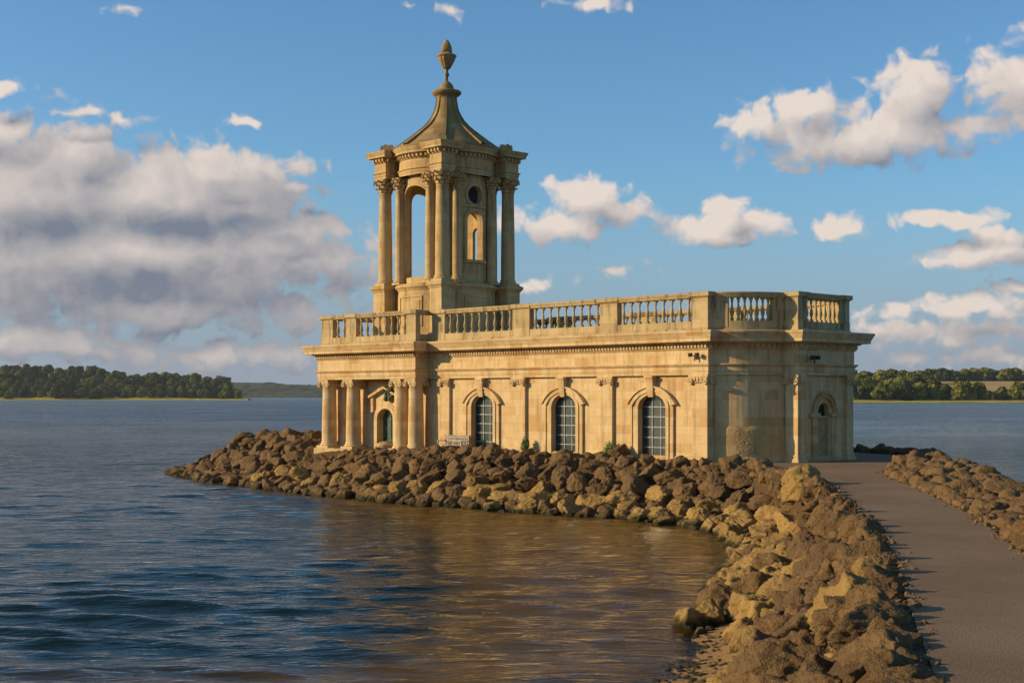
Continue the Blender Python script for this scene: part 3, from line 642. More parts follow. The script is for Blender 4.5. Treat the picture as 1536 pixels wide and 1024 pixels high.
for yq in (lambda y: y, lambda y: BW - y):
    def pr_(x0, x1, y0, y1): ya, yb = sorted((yq(y0), yq(y1))); pier(x0, x1, ya, yb)
    S = .31
    pr_(-1.13, -.08, F0, F1 + .12); pr_(-6.97, -5.75, F0, F1); pr_(-13.3, -11.95, F0, F1); pr_(-19.9, -18.75, F0, F1)
    run((-5.75, yq(S)), (-1.13, yq(S)), 9); run((-11.95, yq(S)), (-6.97, yq(S)), 9); run((-18.75, yq(S)), (-13.3, yq(S)), 9)
    pr_(-29.1, -27.9, F0 - 1, F1 - 1); pr_(-26.65, -25.6, F0 - 1, F1 - 1); pr_(-21.0, -20.08, F0 - 1, F1 - 1)
    run((-27.9, yq(S - 1)), (-26.65, yq(S - 1)), 2); run((-25.6, yq(S - 1)), (-21.0, yq(S - 1)), 8)
    pr_(2.02, 2.82, 3.14, 3.6)
    a_ = offset(SE, -.33)
    # piers at each end of the curved bay and balusters between
    Ls = [0]; 
    for p_, q_ in zip(a_[:-1], a_[1:]): Ls.append(Ls[-1] + (Vector(q_) - Vector(p_)).length)
    def at_len(s_):
        for i in range(len(a_) - 1):
            if Ls[i + 1] >= s_: k = (s_ - Ls[i]) / (Ls[i + 1] - Ls[i]); return (a_[i][0] + (a_[i + 1][0] - a_[i][0]) * k, a_[i][1] + (a_[i + 1][1] - a_[i][1]) * k), math.atan2(a_[i + 1][1] - a_[i][1], a_[i + 1][0] - a_[i][0])
        return a_[-1], 0
    for s_ in (.30, Ls[-1] - .34):
        (x_, y_), an = at_len(s_); p_ = MB(); ca, sa = math.cos(an), math.sin(an)
        if yq(1) != 1: y_ = BW - y_; sa = -sa
        p_.obox((x_, y_, (6.2 + BZ1) / 2), (ca * .36, sa * .36, 0), (-sa * .2, ca * .2, 0), (0, 0, (BZ1 - 6.2) / 2 + .02)); p_.build('pedestal', WEATHER, balus)
    for k in range(7):
        s_ = .68 + (Ls[-1] - 1.4) * (k + .5) / 7; (x_, y_), an = at_len(s_); o = b0.copy(); C.objects.link(o); o.parent = balus; o.location = (x_, yq(y_), BZ0); o.rotation_euler = (0, 0, an)
pier(2.32, 2.80, 3.62, 4.0); pier(2.32, 2.80, BW - 4.0, BW - 3.62)
run((2.56, 4.0), (2.56, BW - 4.0), 7)

# ------------------------------------------------------------------ tower
tw = empty('tower', (-24.57, EC, 0), 0, church)
def tplan(Rr, h0, h1):
    """circle of radius Rr united with four corner squares from h0 to h1"""
    e_ = math.sqrt(Rr * Rr - h0 * h0); a0 = math.atan2(h0, e_); res = []
    for q in range(4):
        seg = [(Rr * math.cos(-a0 + 2 * a0 * k / 16), Rr * math.sin(-a0 + 2 * a0 * k / 16)) for k in range(17)] + [(h1, h0), (h1, h1), (h0, h1)]
        c_, s_ = (1, 0, -1, 0)[q], (0, 1, 0, -1)[q]; res += [(x * c_ - y * s_, x * s_ + y * c_) for x, y in seg]
    return res
TPp = tplan(3.02, 2.13, 3.2)
b_ = MB(); b_.sweep(TPp, [(.0, 6.1), (.09, 6.1), (.09, 6.75), (.05, 6.85), (0, 6.9), (0, 9.45), (.03, 9.5), (.10, 9.62), (.16, 9.66), (.16, 9.80), (.10, 9.86), (.0, 9.9), (-.2, 9.905)]); b_.ngon(offset(TPp, -.2), 9.905)
base = b_.build('tower_base', TOWER, tw)
def cyl(Rr, ang): 
    return lambda x, z, d: ((Rr - d) * math.cos(ang + x / Rr), (Rr - d) * math.sin(ang + x / Rr), z)
for q in range(4):
    pn = MB(); f_ = cyl(3.02, q * math.pi / 2 + (0))
    def pband(x0, x1, z0, z1, y1):
        for i in range(8): a, c_ = x0 + (x1 - x0) * i / 8, x0 + (x1 - x0) * (i + 1) / 8; pn.quad([f_(a, z0, -y1), f_(c_, z0, -y1), f_(c_, z1, -y1), f_(a, z1, -y1)]); pn.quad([f_(a, z1, -y1), f_(c_, z1, -y1), f_(c_, z1, 0), f_(a, z1, 0)]); pn.quad([f_(c_, z0, -y1), f_(a, z0, -y1), f_(a, z0, 0), f_(c_, z0, 0)])
        for a in (x0, x1): pn.quad([f_(a, z0, 0), f_(a, z0, -y1), f_(a, z1, -y1), f_(a, z1, 0)])
    pband(-1.05, 1.05, 9.05, 9.15, .05); pband(-1.05, 1.05, 7.3, 7.4, .05); pband(-1.05, -.95, 7.4, 9.05, .05); pband(.95, 1.05, 7.4, 9.05, .05)
    pband(-.86, .86, 7.55, 8.9, .025)
    pn.build('panel_moulding', TOWER, tw)
# drum with openings; east/west bays carry an oculus over an arch, north/south bays a tall arch
dm = MB(); Rd = 2.62; quarter = Rd * math.pi / 2
def circ(cz, r_): return (0, r_, lambda x: cz - math.sqrt(max(0, r_ * r_ - x * x)), lambda x: cz + math.sqrt(max(0, r_ * r_ - x * x)))
for q in range(4):
    f_ = cyl(Rd, q * math.pi / 2)
    ops = [archop(0, .60, 11.35, 13.65, .6), circ(15.25, .56)] if q == 0 else [archop(0, 1.13, 10.3, 15.05, .78)]
    if q == 1: ops = [archop(-.12, .36, 11.35, 13.3, .36)]
    if q == 0:
        facade(dm, -quarter / 2, quarter / 2, 9.88, 16.5, ops, f_, .34, True, .16)
    else: facade(dm, -quarter / 2, quarter / 2, 9.88, 16.5, ops, f_, .24, True, .16)
dm.build('drum_wall', TOWER, tw)
mo = MB()
for q in range(4):
    f_ = cyl(Rd, q * math.pi / 2)
    if q == 0:
        band(mo, 0, 11.35, 13.65, (.60, .60), (.80, .80), 0, -.07, f_); band(mo, 0, 15.25, 15.25, (.56, .56), (.74, .74), 0, -.07, f_, 0, 360, False, 28)
        for (x0, x1, z0, z1) in ((-1.02, 1.02, 14.50, 14.62), (-1.02, 1.02, 11.15, 11.33)):
            for i in range(8): a, c_ = x0 + (x1 - x0) * i / 8, x0 + (x1 - x0) * (i + 1) / 8; mo.quad([f_(a, z0, -.12), f_(c_, z0, -.12), f_(c_, z1, -.12), f_(a, z1, -.12)]); mo.quad([f_(a, z1, -.12), f_(c_, z1, -.12), f_(c_, z1, 0), f_(a, z1, 0)]); mo.quad([f_(c_, z0, -.12), f_(a, z0, -.12), f_(a, z0, 0), f_(c_, z0, 0)])
    elif q != 1: band(mo, 0, 10.3, 15.05, (1.13, .78), (1.20, .88), 0, -.07, f_)
mo.build('opening_moulding', TOWER, tw)
lv = MB(); f_ = cyl(2.36, 0); lv.quad([f_(.58 * math.cos(2 * math.pi * k / 24), 15.25 + .58 * math.sin(2 * math.pi * k / 24), 0) for k in range(24)]); lv.build('oculus_painted_dark', DARKIN, tw)  # near-black disc paints the shade inside the open oculus
fl = MB(); fl.lathe([(2.5, 9.9), (2.5, 10.2), (.01, 10.22)], 0, 0, 32, False); fl.lathe([(2.5, 16.35), (2.5, 16.6)], 0, 0, 32, False); fl.build('floor', TOWER, tw)
def corinth(r, z0, z1):
    c_ = MB(); H_ = z1 - z0; c_.lathe([(r * .86, z0), (r * .95, z0 + .03), (r * .86, z0 + .06), (r * .9, z0 + H_ * .5), (r * 1.15, z0 + H_ * .82), (r * 1.25, z1 - .1)], 0, 0, 20)
    for ring, (zz_, rr, n) in enumerate(((z0 + .10, r * .98, 8), (z0 + H_ * .38, r * 1.04, 8), (z0 + H_ * .62, r * 1.22, 8))):
        for k in range(n):
            a = 2 * math.pi * (k + .5 * ring) / n; d = Vector((math.cos(a), math.sin(a), 0)); t_ = Vector((-d.y, d.x, 0)); w_ = r * .33; hh = H_ * .30
            p0 = d * rr + Vector((0, 0, zz_)); p1 = d * (rr + .03) + Vector((0, 0, zz_ + hh * .7)); p2 = d * (rr + .13) + Vector((0, 0, zz_ + hh)); p3 = d * (rr + .17) + Vector((0, 0, zz_ + hh * .8))
            for a_, b__, wa, wb in ((p0, p1, w_, w_), (p1, p2, w_, w_ * .8), (p2, p3, w_ * .8, w_ * .3)): c_.quad([a_ - t_ * wa, a_ + t_ * wa, b__ + t_ * wb, b__ - t_ * wb], True)
            c_.obox(tuple(p2), d * .06, t_ * w_ * .5, (0, 0, .045))
    for sx in (-1, 1):
        for sy in (-1, 1):
            q = Vector((sx, sy, 0)).normalized(); c_.obox(tuple(q * (r * 1.5) + Vector((0, 0, z1 - .2))), q * .10, Vector((-q.y, q.x, 0)) * .06, (0, 0, .10))
    s_ = r * 1.18; c_.box(-s_, s_, -s_, s_, z1 - .10, z1 - .002); return c_
cm = column_mb(.43, 9.92, 15.5, 16.44, .08); cm.v = [(x, y, max(z, 9.88)) for x, y, z in cm.v]
cc_ = corinth(.42, 15.52, 16.42); k0 = None
for i, (sx, sy) in enumerate(((1, -1), (-1, -1), (1, 1), (-1, 1))):
    if k0 is None: k0 = cm.build('column', TOWER, tw, (2.68 * sx, 2.68 * sy, 0)); k1 = cc_.build('capital', TOWER, tw, (2.68 * sx, 2.68 * sy, 0))
    else:
        for s_ in (k0, k1): o = s_.copy(); C.objects.link(o); o.parent = tw; o.location = (2.68 * sx, 2.68 * sy, 0)
cm = column_mb(.30, 9.92, 15.6, 16.44, .06); cm.v = [(x, y, max(z, 9.89)) for x, y, z in cm.v]; cc_ = corinth(.30, 15.62, 16.42); k0 = None
for q in range(4):
    for sg in (-1, 1):
        x_, y_ = 2.55, sg * 1.42; c_, s2 = (1, 0, -1, 0)[q], (0, 1, 0, -1)[q]; L_ = (x_ * c_ - y_ * s2, x_ * s2 + y_ * c_, 0)
        if k0 is None: k0 = cm.build('slender_column', TOWER, tw, L_); k1 = cc_.build('capital', TOWER, tw, L_)
        else:
            for s_ in (k0, k1): o = s_.copy(); C.objects.link(o); o.parent = tw; o.location = L_
# tower entablature
TE = tplan(2.95, 2.08, 3.14)
b_ = MB(); b_.sweep(TE, [(-.9, 16.44), (0, 16.44), (0, 16.60), (.03, 16.61), (.03, 16.74), (.10, 16.80), (.10, 16.84), (0, 16.85), (0, 17.38), (.05, 17.42), (.07, 17.46), (.07, 17.66), (.20, 17.70), (.34, 17.72), (.34, 17.84), (.38, 17.90), (.42, 18.0), (.44, 18.02), (.44, 18.08), (.38, 18.11), (-.1, 18.16)])
b_.ngon(offset(TE, -.1), 18.16)
op = offset(TE, .07); dist = 0
for i in range(len(op)):
    p0, p1 = Vector(op[i]), Vector(op[(i + 1) % len(op)]); L = (p1 - p0).length; d = (p1 - p0).normalized(); nn = Vector((d.y, -d.x)); k = max(1, round(L / .27))
    for j in range(k): c = p0 + d * (L * (j + .5) / k) + nn * .07; b_.obox((c.x, c.y, 17.575), (d.x * .065, d.y * .065, 0), (nn.x * .08, nn.y * .08, 0), (0, 0, .085))
b_.build('tower_entablature', TOWER, tw)
rf = MB()
prof = [(3.30, 18.12), (3.30, 18.20), (3.0, 18.42), (2.6, 18.70), (2.15, 19.05), (1.75, 19.36), (1.39, 19.66), (1.1, 19.98), (.88, 20.32), (.74, 20.62), (.65, 20.95), (.60, 21.3), (.58, 21.55)]
rf.lathe(prof, 0, 0, 48); 
for k in range(8):                                            # raised ribs running up the swept roof
    a = math.pi / 4 * k; d = Vector((math.cos(a), math.sin(a), 0)); t_ = Vector((-d.y, d.x, 0))
    for (r0, z0), (r1, z1) in zip(prof[1:-1], prof[2:]):
        w0, w1 = .05 + .03 * r0, .05 + .03 * r1; h_ = .06 + .02 * r0
        A_, B_ = d * r0 + Vector((0, 0, z0)), d * r1 + Vector((0, 0, z1)); U = Vector((0, 0, h_)) + d * .05
        rf.quad([A_ - t_ * w0 + U, A_ + t_ * w0 + U, B_ + t_ * w1 + U, B_ - t_ * w1 + U]); rf.quad([A_ + t_ * w0, B_ + t_ * w1, B_ + t_ * w1 + U, A_ + t_ * w0 + U]); rf.quad([B_ - t_ * w1, A_ - t_ * w0, A_ - t_ * w0 + U, B_ - t_ * w1 + U])
rf.build('tower_roof', DARKST, tw)
co = MB(); co.lathe([(.56, 21.45), (.62, 21.52), (.66, 21.62), (.80, 21.66), (.92, 21.80), (.92, 21.86), (.84, 21.93), (.5, 22.0), (.45, 22.02), (.44, 22.15), (.36, 22.35), (.22, 22.48), (.11, 22.56)], 0, 0, 32)
co.box(-.72, -.60, -.06, .06, 20.75, 21.05)
co.build('tower_collar', DARKST, tw)
fi = MB(); fi.lathe([(.10, 22.5), (.09, 22.78), (.12, 22.84), (.17, 22.92), (.17, 22.98), (.11, 23.06), (.10, 23.22), (.15, 23.30)], 0, 0, 20)
fi.lathe([(.17, 23.30), (.24, 23.38), (.36, 23.60), (.46, 23.82), (.55, 24.02)], 0, 0, 60, True, .07, 12); fi.lathe([(.55, 24.02), (.62, 24.08), (.61, 24.14), (.52, 24.20), (.40, 24.24), (.34, 24.30)], 0, 0, 30)
fi.lathe([(.34, 24.30), (.36, 24.45), (.34, 24.62), (.27, 24.82), (.17, 25.0), (.08, 25.10), (.01, 25.14)], 0, 0, 30, True, .05, 4); fi.build('urn_finial', DARKST, tw)
for sx in (-1, 1):
    for sy in (-1, 1):
        bk = MB(); d = Vector((sx, sy, 0)).normalized(); t_ = Vector((-d.y, d.x, 0)); c = d * 3.75 + Vector((0, 0, 18.3)); bk.obox(tuple(c), d * .33, t_ * .26, (0, 0, .16)); bk.obox(tuple(c + d * .05 + Vector((0, 0, .19))), d * .24, t_ * .20, (0, 0, .06)); bk.obox(tuple(c - d * .30 + Vector((0, 0, .14))), d * .14, t_ * .2, (0, 0, .16)); bk.obox(tuple(c + d * .02 + Vector((0, 0, .28))), d * .09, t_ * .14, (0, 0, .06))
        n0 = len(bk.v); bk.obox((0, 0, 0), d * 1.0, t_ * .3, (0, 0, .08))
        for q in range(n0, len(bk.v)): v_ = Vector(bk.v[q]); al_ = v_.dot(d); bk.v[q] = tuple(v_ + d * 2.75 + Vector((0, 0, 18.45 - .18 * al_)))
        bk.build('corner_block', TOWER, tw)

# ------------------------------------------------------------------ boulders
NV = 14; VAR = []
def ico(n):
    import bmesh
    bm = bmesh.new(); bmesh.ops.create_icosphere(bm, subdivisions=n, radius=1); V = np.array([v.co[:] for v in bm.verts]); F = np.array([[v.index for v in f.verts] for f in bm.faces]); bm.free(); return V, F
def rockverts(V, seed, rough=1.):
    rs = np.random.RandomState(seed); n = rs.randint(10, 15); N_ = rs.normal(size=(n, 3)); N_ /= np.linalg.norm(N_, axis=1)[:, None]
    h = rs.uniform(.62, 1.0, n); d = V @ N_.T; q = np.where(d > .05, h / np.maximum(d, .05), 9.); k = 38.0
    r = -np.log(np.exp(-k * q).sum(1)) / k; r = np.clip(r, .4, 1.25); W = V * r[:, None]; out_ = np.empty_like(W)
    for i, p_ in enumerate(W):
        o_ = Vector((seed * 7.3, seed * 3.1, 0)) + Vector(p_)
        a = noise.fractal(o_ * 1.7, .9, 2.1, 5) * .12 - abs(noise.noise(o_ * 2.6)) * .13 - abs(noise.noise(o_ * 6.1)) * .11 + noise.fractal(o_ * 11, .6, 2.2, 3) * .045
        out_[i] = p_ * (1 + rough * a)
    return out_ * np.array([1, rs.uniform(.72, .95), rs.uniform(.62, .85)])
Vh, Fh = ico(5); Vl, Fl = ico(3)
hi_m, lo_v = [], []
for k in range(NV):
    W = rockverts(Vh, k + 1); me = bpy.data.meshes.new('boulder_shape'); me.vertices.add(len(W)); me.vertices.foreach_set('co', W.astype(np.float32).ravel())
    me.loops.add(Fh.size); me.loops.foreach_set('vertex_index', Fh.astype(np.int32).ravel()); me.polygons.add(len(Fh)); me.polygons.foreach_set('loop_start', np.arange(len(Fh), dtype=np.int32) * 3)
    me.polygons.foreach_set('use_smooth', np.full(len(Fh), True)); me.update(calc_edges=True); hi_m.append(me); lo_v.append(rockverts(Vl, k + 1))
rnd = random.Random(42)
CH = [loc2w(*p_) for p_ in ((-29.4, -1.3), (-19.8, -1.3), (-19.8, -.1), (.2, -.2), (3.2, 2.9), (3.2, BW - 2.9), (.2, BW + .2), (-19.8, BW + 1.4), (-29.4, BW + 1.4))]
cand = []; np_r = np.random.RandomState(8)
pts = np.column_stack([np_r.uniform(-26, 26, 60000), np_r.uniform(12, 110, 60000)])
s_ = sdist(pts, SHORE); dp = -sdist(pts, PATHP); dc = -sdist(pts, CH); hh = height(pts)
ok = (s_ > -.45) & (dp > .14) & (dc > .25) & ~((pts[:, 1] < 32.0) & (s_ < 1.1 + .85 * sstep((30 - pts[:, 1]) / 4)))
ok &= (s_ < 6.3) | (dp < 3.4) | ((pts[:, 0] < -10) & (dc > .25))
pts, hh, s_, dp, dc = pts[ok], hh[ok], s_[ok], dp[ok], dc[ok]
acc_ = []; cell = {}
for lo, hi, n_, sp_ in ((.48, .70, 60000, .82), (.33, .48, 60000, .76), (.18, .30, 60000, .68)):
    for i in np_r.permutation(len(pts))[:n_]:
        x0, y0 = pts[i]; r_ = np_r.uniform(lo, hi)
        if x0 > 13: r_ *= .78
        if y0 < 34: r_ *= .86
        if s_[i] < .6: r_ *= .8
        if (dp[i] < 1.0 and r_ > .5) or dp[i] < r_ * .85 or dc[i] < r_ * .7 or (dc[i] < 1.6 and r_ > .45): continue
        if lo > .5 and np_r.rand() < .5: continue
        gx_, gy_ = int(x0 // 1.2), int(y0 // 1.2); good = True
        for a in range(gx_ - 1, gx_ + 2):
            for b_ in range(gy_ - 1, gy_ + 2):
                for (x, y, q) in cell.get((a, b_), ()):
                    if (x - x0) ** 2 + (y - y0) ** 2 < (sp_ * (q + r_)) ** 2: good = False; break
                if not good: break
            if not good: break
        if good: cell.setdefault((gx_, gy_), []).append((x0, y0, r_)); acc_.append((x0, y0, hh[i] - (.16 if dc[i] < 2.6 else 0) - r_ * ((.40 if dp[i] < 1.4 else .15 if dp[i] < 2.4 else 0) if y0 < 60 else -.15), r_, s_[i], dp[i]))
# named single rocks
SPEC = [(7.15, 41.6, -.05, .62, 'greenish pointed boulder standing in the shallow water apart from the bank'),
        (4.15, 32.7, .0, .42, 'small round mossy boulder farthest out in the water by the beach'),
        (4.75, 33.2, .05, .50, 'mossy wet boulder between the farthest beach rock and the bank'),
        (10.15, 49.2, GZ - .12, .80, 'big pale upright boulder on the crest where the bank meets the path bend')]
SPEC_XY = [(q[0], q[1]) for q in SPEC]
acc_ = [q for q in acc_ if all((q[0] - a) ** 2 + (q[1] - b_) ** 2 > .75 for a, b_ in SPEC_XY)]
def put_rock(mesh, x, y, z, r_, sz=1.):
    o = bpy.data.objects.new('boulder', mesh); C.objects.link(o); o.location = (x, y, z); o.rotation_euler = (rnd.uniform(-.45, .45), rnd.uniform(-.45, .45), rnd.uniform(0, 6.28))
    s__ = r_ * 1.20; o.scale = (s__ * rnd.uniform(.92, 1.15), s__ * rnd.uniform(.92, 1.1), s__ * rnd.uniform(.9, 1.15) * sz); return o
for me in hi_m: me.materials.append(ROCK)
hi_pale = []
for me in hi_m: m2_ = me.copy(); m2_.materials.clear(); m2_.materials.append(ROCKL); hi_pale.append(m2_)
for k, (x, y, z, r_, lab) in enumerate(SPEC): o = put_rock(hi_pale[(3 * k + 2) % NV], x, y, z + r_ * .12, r_, 1.1); tag(o, lab, 'boulder', 'boulders of the rocky bank')
def visible(q):
    x, y = q[0], q[1]; px_ = 768 + 2095 * x / y; py = 594 + 2095 * (CAMH - q[2] - q[3]) / y
    if not (-40 < px_ < 1580 and py < 1060): return False
    bw = np.array([[x, y]]); rel = (x - A0[0], y - A0[1]); b_ = rel[0] * .7214 + rel[1] * .6925; a_ = rel[0] * .6925 - rel[1] * .7214
    return not (b_ > 1 and px_ > 470 and px_ < 1290)
vis = sorted([q for q in acc_ if visible(q)], key=lambda q: -q[3] / q[1] * (1.3 if q[0] < 12 else .8)); rest = [q for q in acc_ if not visible(q)]
top = vis[:292]; rest += vis[292:]
def zone(q):
    x, y = q[0], q[1]
    if x > PATHL[0][0] and q[5] > 0 and x > 11.6 and y < 56 or x > 14: return ('brown craggy boulder in the rocky bank right of the path', 'boulders right of the path')
    if y < 57: 
        if q[4] < 1.2: return ('yellowish boulder at the waterline between the bay and the path', 'boulders at the waterline below the path')
        return ('rough brown boulder heaped in the bank between the bay and the path', 'boulders left of the path')
    if x < -13: return ('brown boulder on the low rocky point left of the church', 'boulders on the point')
    if q[4] < 1.4: return ('wet yellow boulder at the waterline in front of the church', 'waterline boulders before the church')
    return ('rough brown boulder in the bank along the front of the church', 'boulders before the church')
for k, q in enumerate(top):
    pale = (q[4] < 2.0) if rnd.random() < .8 else rnd.random() < .25
    o = put_rock((hi_pale if pale else hi_m)[rnd.randrange(NV)], q[0], q[1], q[2] + q[3] * (.22 + .12 * rnd.random()), q[3]); l_, g__ = zone(q); tag(o, l_, 'boulder', g__)
lo4_v = [rockverts(ico(4)[0], k + 1) for k in range(NV)]; F4 = ico(4)[1]
def joined(name, items, mat, flat=1., fine=False):
    LV, LF = (lo4_v, F4) if fine else (lo_v, Fl)
    Vs, Fs, n0 = [], [], 0
    for (x, y, z, r_) in items:
        k = rnd.randrange(NV); V = LV[k]; a = Matrix.Rotation(rnd.uniform(0, 6.28), 3, 'Z') @ Matrix.Rotation(rnd.uniform(-.5, .5), 3, 'X'); a = np.array(a)
        Vs.append((V @ a.T) * r_ * 1.2 * np.array([1, 1, flat]) + np.array([x, y, z])); Fs.append(LF + n0); n0 += len(V)
    return npmesh(name, np.concatenate(Vs), np.concatenate(Fs), mat)
print('REST', len(rest)); ob = joined('small_boulders', [(q[0], q[1], q[2] + q[3] * .25, q[3]) for q in rest], ROCK, 1., True); tag(ob, 'smaller brown rocks filling the banks all round the church and path', 'rocks', None, 'stuff')
# rubble between boulders, and beach pebbles
it = []
pts2 = np.column_stack([np_r.uniform(-24, 24, 9000), np_r.uniform(18, 100, 9000)]); s2_ = sdist(pts2, SHORE); d2 = -sdist(pts2, PATHP); c2 = -sdist(pts2, CH); h2 = height(pts2)
for i in range(len(pts2)):
    if -.3 < s2_[i] < 7 and d2[i] > .1 and c2[i] > .1 and pts2[i][1] > 31: it.append((*pts2[i], h2[i] + .03, np_r.uniform(.06, .22)))
it = it[:2600]
pe = np.array(PATHL + PATHR[::-1])
for k in range(1500):
    side = PATHL if k % 2 else PATHR; i = np_r.randint(1, len(side) - 1); u_ = np_r.rand(); px2 = side[i][0] + (side[i + 1][0] - side[i][0]) * u_; py2 = side[i][1] + (side[i + 1][1] - side[i][1]) * u_
    it.append((px2 + np_r.normal() * .13, py2, GZ + .015, .012 + .05 * np_r.rand() ** 3))
ob = joined('rubble', it, ROCK); tag(ob, 'small stones lying in the gaps between the boulders', 'stones', None, 'stuff')
it = []
pts2 = np.column_stack([np_r.uniform(.5, 5.2, 5200), np_r.uniform(19, 31.5, 5200)]); s2_ = sdist(pts2, SHORE); h2 = height(pts2)
for i in range(len(pts2)):
    if s2_[i] > -.35 and np_r.rand() < .25 + .5 * vn(pts2[i][0] * 1.1, pts2[i][1] * 1.1): it.append((*pts2[i], h2[i] + .004, .018 + .085 * np_r.rand() ** 4))
ob = joined('pebbles', it, ROCKL, .6); tag(ob, 'pebbles scattered over the little sandy beach', 'pebbles', None, 'stuff')

# ------------------------------------------------------------------ small things by the wall
def leafball(name, c, rr, n, mat, parent, size=.06, seed=1, stretch=(1, 1, 1)):
    rg = np.random.RandomState(seed); d = rg.normal(size=(n, 3)); d /= np.linalg.norm(d, axis=1)[:, None]; p_ = d * (rr * (.45 + .55 * rg.rand(n, 1) ** .5)) * np.array(stretch) * (.75 + .5 * rg.rand(n, 1)) + np.array(c)
    u_ = rg.normal(size=(n, 3)); u_ /= np.linalg.norm(u_, axis=1)[:, None]; v_ = np.cross(u_, d); v_ /= np.linalg.norm(v_, axis=1)[:, None] + 1e-9; s__ = size * (.6 + .8 * rg.rand(n, 1))
    V = np.stack([p_ - u_ * s__, p_ + v_ * s__ * .5, p_ + u_ * s__, p_ - v_ * s__ * .5], 1).reshape(-1, 3); return npmesh(name, V, np.arange(4 * n).reshape(-1, 4), mat, False, parent)
def shrub(a, b, z, r_, lab, seed, st):
    x, y = loc2w(a, b); e_ = empty('shrub', (x, y, GZ + z)); tag(e_, lab, 'shrub', 'shrubs at the foot of the church wall'); leafball('foliage', (0, 0, r_ * st[2]), r_, 700, LEAFP, e_, .06, seed, st)
    m_ = MB()
    for k in range(5): a_ = k * 1.3; m_.obox((.06 * math.cos(a_), .06 * math.sin(a_), r_ * .6), (.012, 0, 0), (0, .012, 0), (.07 * math.cos(a_), .07 * math.sin(a_), r_ * .7))
    m_.build('stem', BARK, e_)
shrub(-11.85, -.30, .05, .26, 'small upright green shrub beside the pilaster between the middle and left windows', 3, (.8, .8, 1.7))
shrub(-5.75, -.35, .0, .42, 'rounded yellowish shrub at the pilaster left of the rightmost window', 4, (1, 1, 1.0))
x, y = loc2w(-5.2, -.42); o = put_rock(hi_m[4], x, y, GZ + .35, .42); tag(o, 'upright dark stone leaning beside the yellowish shrub under the church wall', 'boulder', 'boulders before the church')
# bench / timber rail seat left of the first window
bx_, by_ = loc2w(-17.3, -.55); be = empty('garden_bench', (bx_, by_, GZ + .0), TH); tag(be, 'weathered slatted bench with a moulded top rail against the wall beside the left window', 'bench')
m_ = MB(); m_.box(-1.0, 1.0, .28, .36, .78, .90); m_.box(-1.06, 1.06, .24, .40, .90, .95); m_.box(-.95, .95, .30, .35, .60, .70); m_.build('top_rail', WOOD, be)
m_ = MB()
for k in range(15): xx = -.9 + 1.8 * k / 14; m_.box(xx - .03, xx + .03, .31, .34, .34, .78)
m_.box(-1.0, 1.0, .29, .35, .26, .34); m_.build('backrest', WOOD, be)
m_ = MB()
for k in range(5): yy_ = -.22 + .11 * k; m_.box(-1.0, 1.0, yy_ - .045, yy_ + .045, .40, .435)
m_.build('seat', WOOD, be)
for sx in (-.97, .97):
    for (yy_, h_) in ((-.24, .62), (.32, .93)): m_ = MB(); m_.box(sx - .035, sx + .035, yy_ - .035, yy_ + .035, -.35, h_); m_.build('leg', WOOD, be)
    m_ = MB(); m_.box(sx - .05, sx + .05, -.30, .30, .62, .66); m_.build('armrest', WOOD, be)
lx, ly = loc2w(-16.9, -.6); m_ = MB(); m_.box(-2.2, 2.2, -.75, .55, -.5, -.02); o = m_.build('stone_ledge', WEATHER, None, (lx, ly, GZ)); o.rotation_euler = (0, 0, TH); tag(o, 'low pale stone ledge under the bench at the wall foot', 'ledge')
# floodlight bracket on the frieze, and a second one on the east face
def flood(a, b, z, rz, lab):
    x, y = loc2w(a, b); e_ = empty('floodlight', (x, y, GZ + z), TH + rz); e_.scale = (.72, .8, .8); tag(e_, lab, 'floodlight', 'floodlights on the frieze')
    m_ = MB(); m_.box(-.03, .03, -.28, 0, -.03, .03); m_.box(-.03, .03, -.28, -.22, -.30, .03); m_.box(-.30, .30, -.27, -.23, -.02, .02); m_.build('bracket', BLACK, e_)
    for sx in (-.30, .26):
        m_ = MB(); m_.obox((sx, -.30, .06), (.10, -.03, 0), (.02, .09, .03), (0, -.03, .09)); m_.obox((sx, -.40, .05), (.12, -.03, 0), (.004, .015, .004), (0, -.03, .11)); m_.build('lamp_head', BLACK, e_)
flood(-.62, -.02, 4.98, 0, 'black twin floodlight fixed to the sunlit frieze at the near corner of the church')
flood(2.94, 4.0, 4.86, R(90), 'black twin floodlight fixed to the shaded frieze above the end doorway')

# ------------------------------------------------------------------ far shores
def prof_interp(tab, x): return np.interp(x, [a for a, _ in tab], [b_ for _, b_ in tab])
LT = [(-600, 548), (-200, 540), (0, 550), (50, 545), (95, 549), (130, 547), (165, 555), (210, 560), (250, 560), (290, 559), (312, 566), (338, 560), (352, 572), (372, 592), (380, 597), (400, 600)]
LD = 1900.
def gl_left(x, d):
    px_ = 768 + 2095 * x / d; zt = (594 - prof_interp(LT, px_)) * 2150 / 2095 + 5.4; g_ = np.clip(zt - 19, 0, 60) * sstep((d - LD - 30) / 230) + 2.2 * sstep((d - LD) / 30) - .8
    return np.where(px_ > 374, -3, g_) + 1.2 * (fbm(x * .03, d * .03) - .5)
xs = np.linspace(-1500, -350, 160); dsn = np.concatenate([np.linspace(LD - 20, LD + 60, 18), np.linspace(LD + 75, 2500, 30)]); X, Y = np.meshgrid(xs, dsn)
H_ = gl_left(X.ravel(), Y.ravel()); ob = npmesh('far_shore', np.column_stack([X.ravel(), Y.ravel(), H_]), gridfaces(len(xs), len(dsn)), DGRASS); tag(ob, kind='structure')
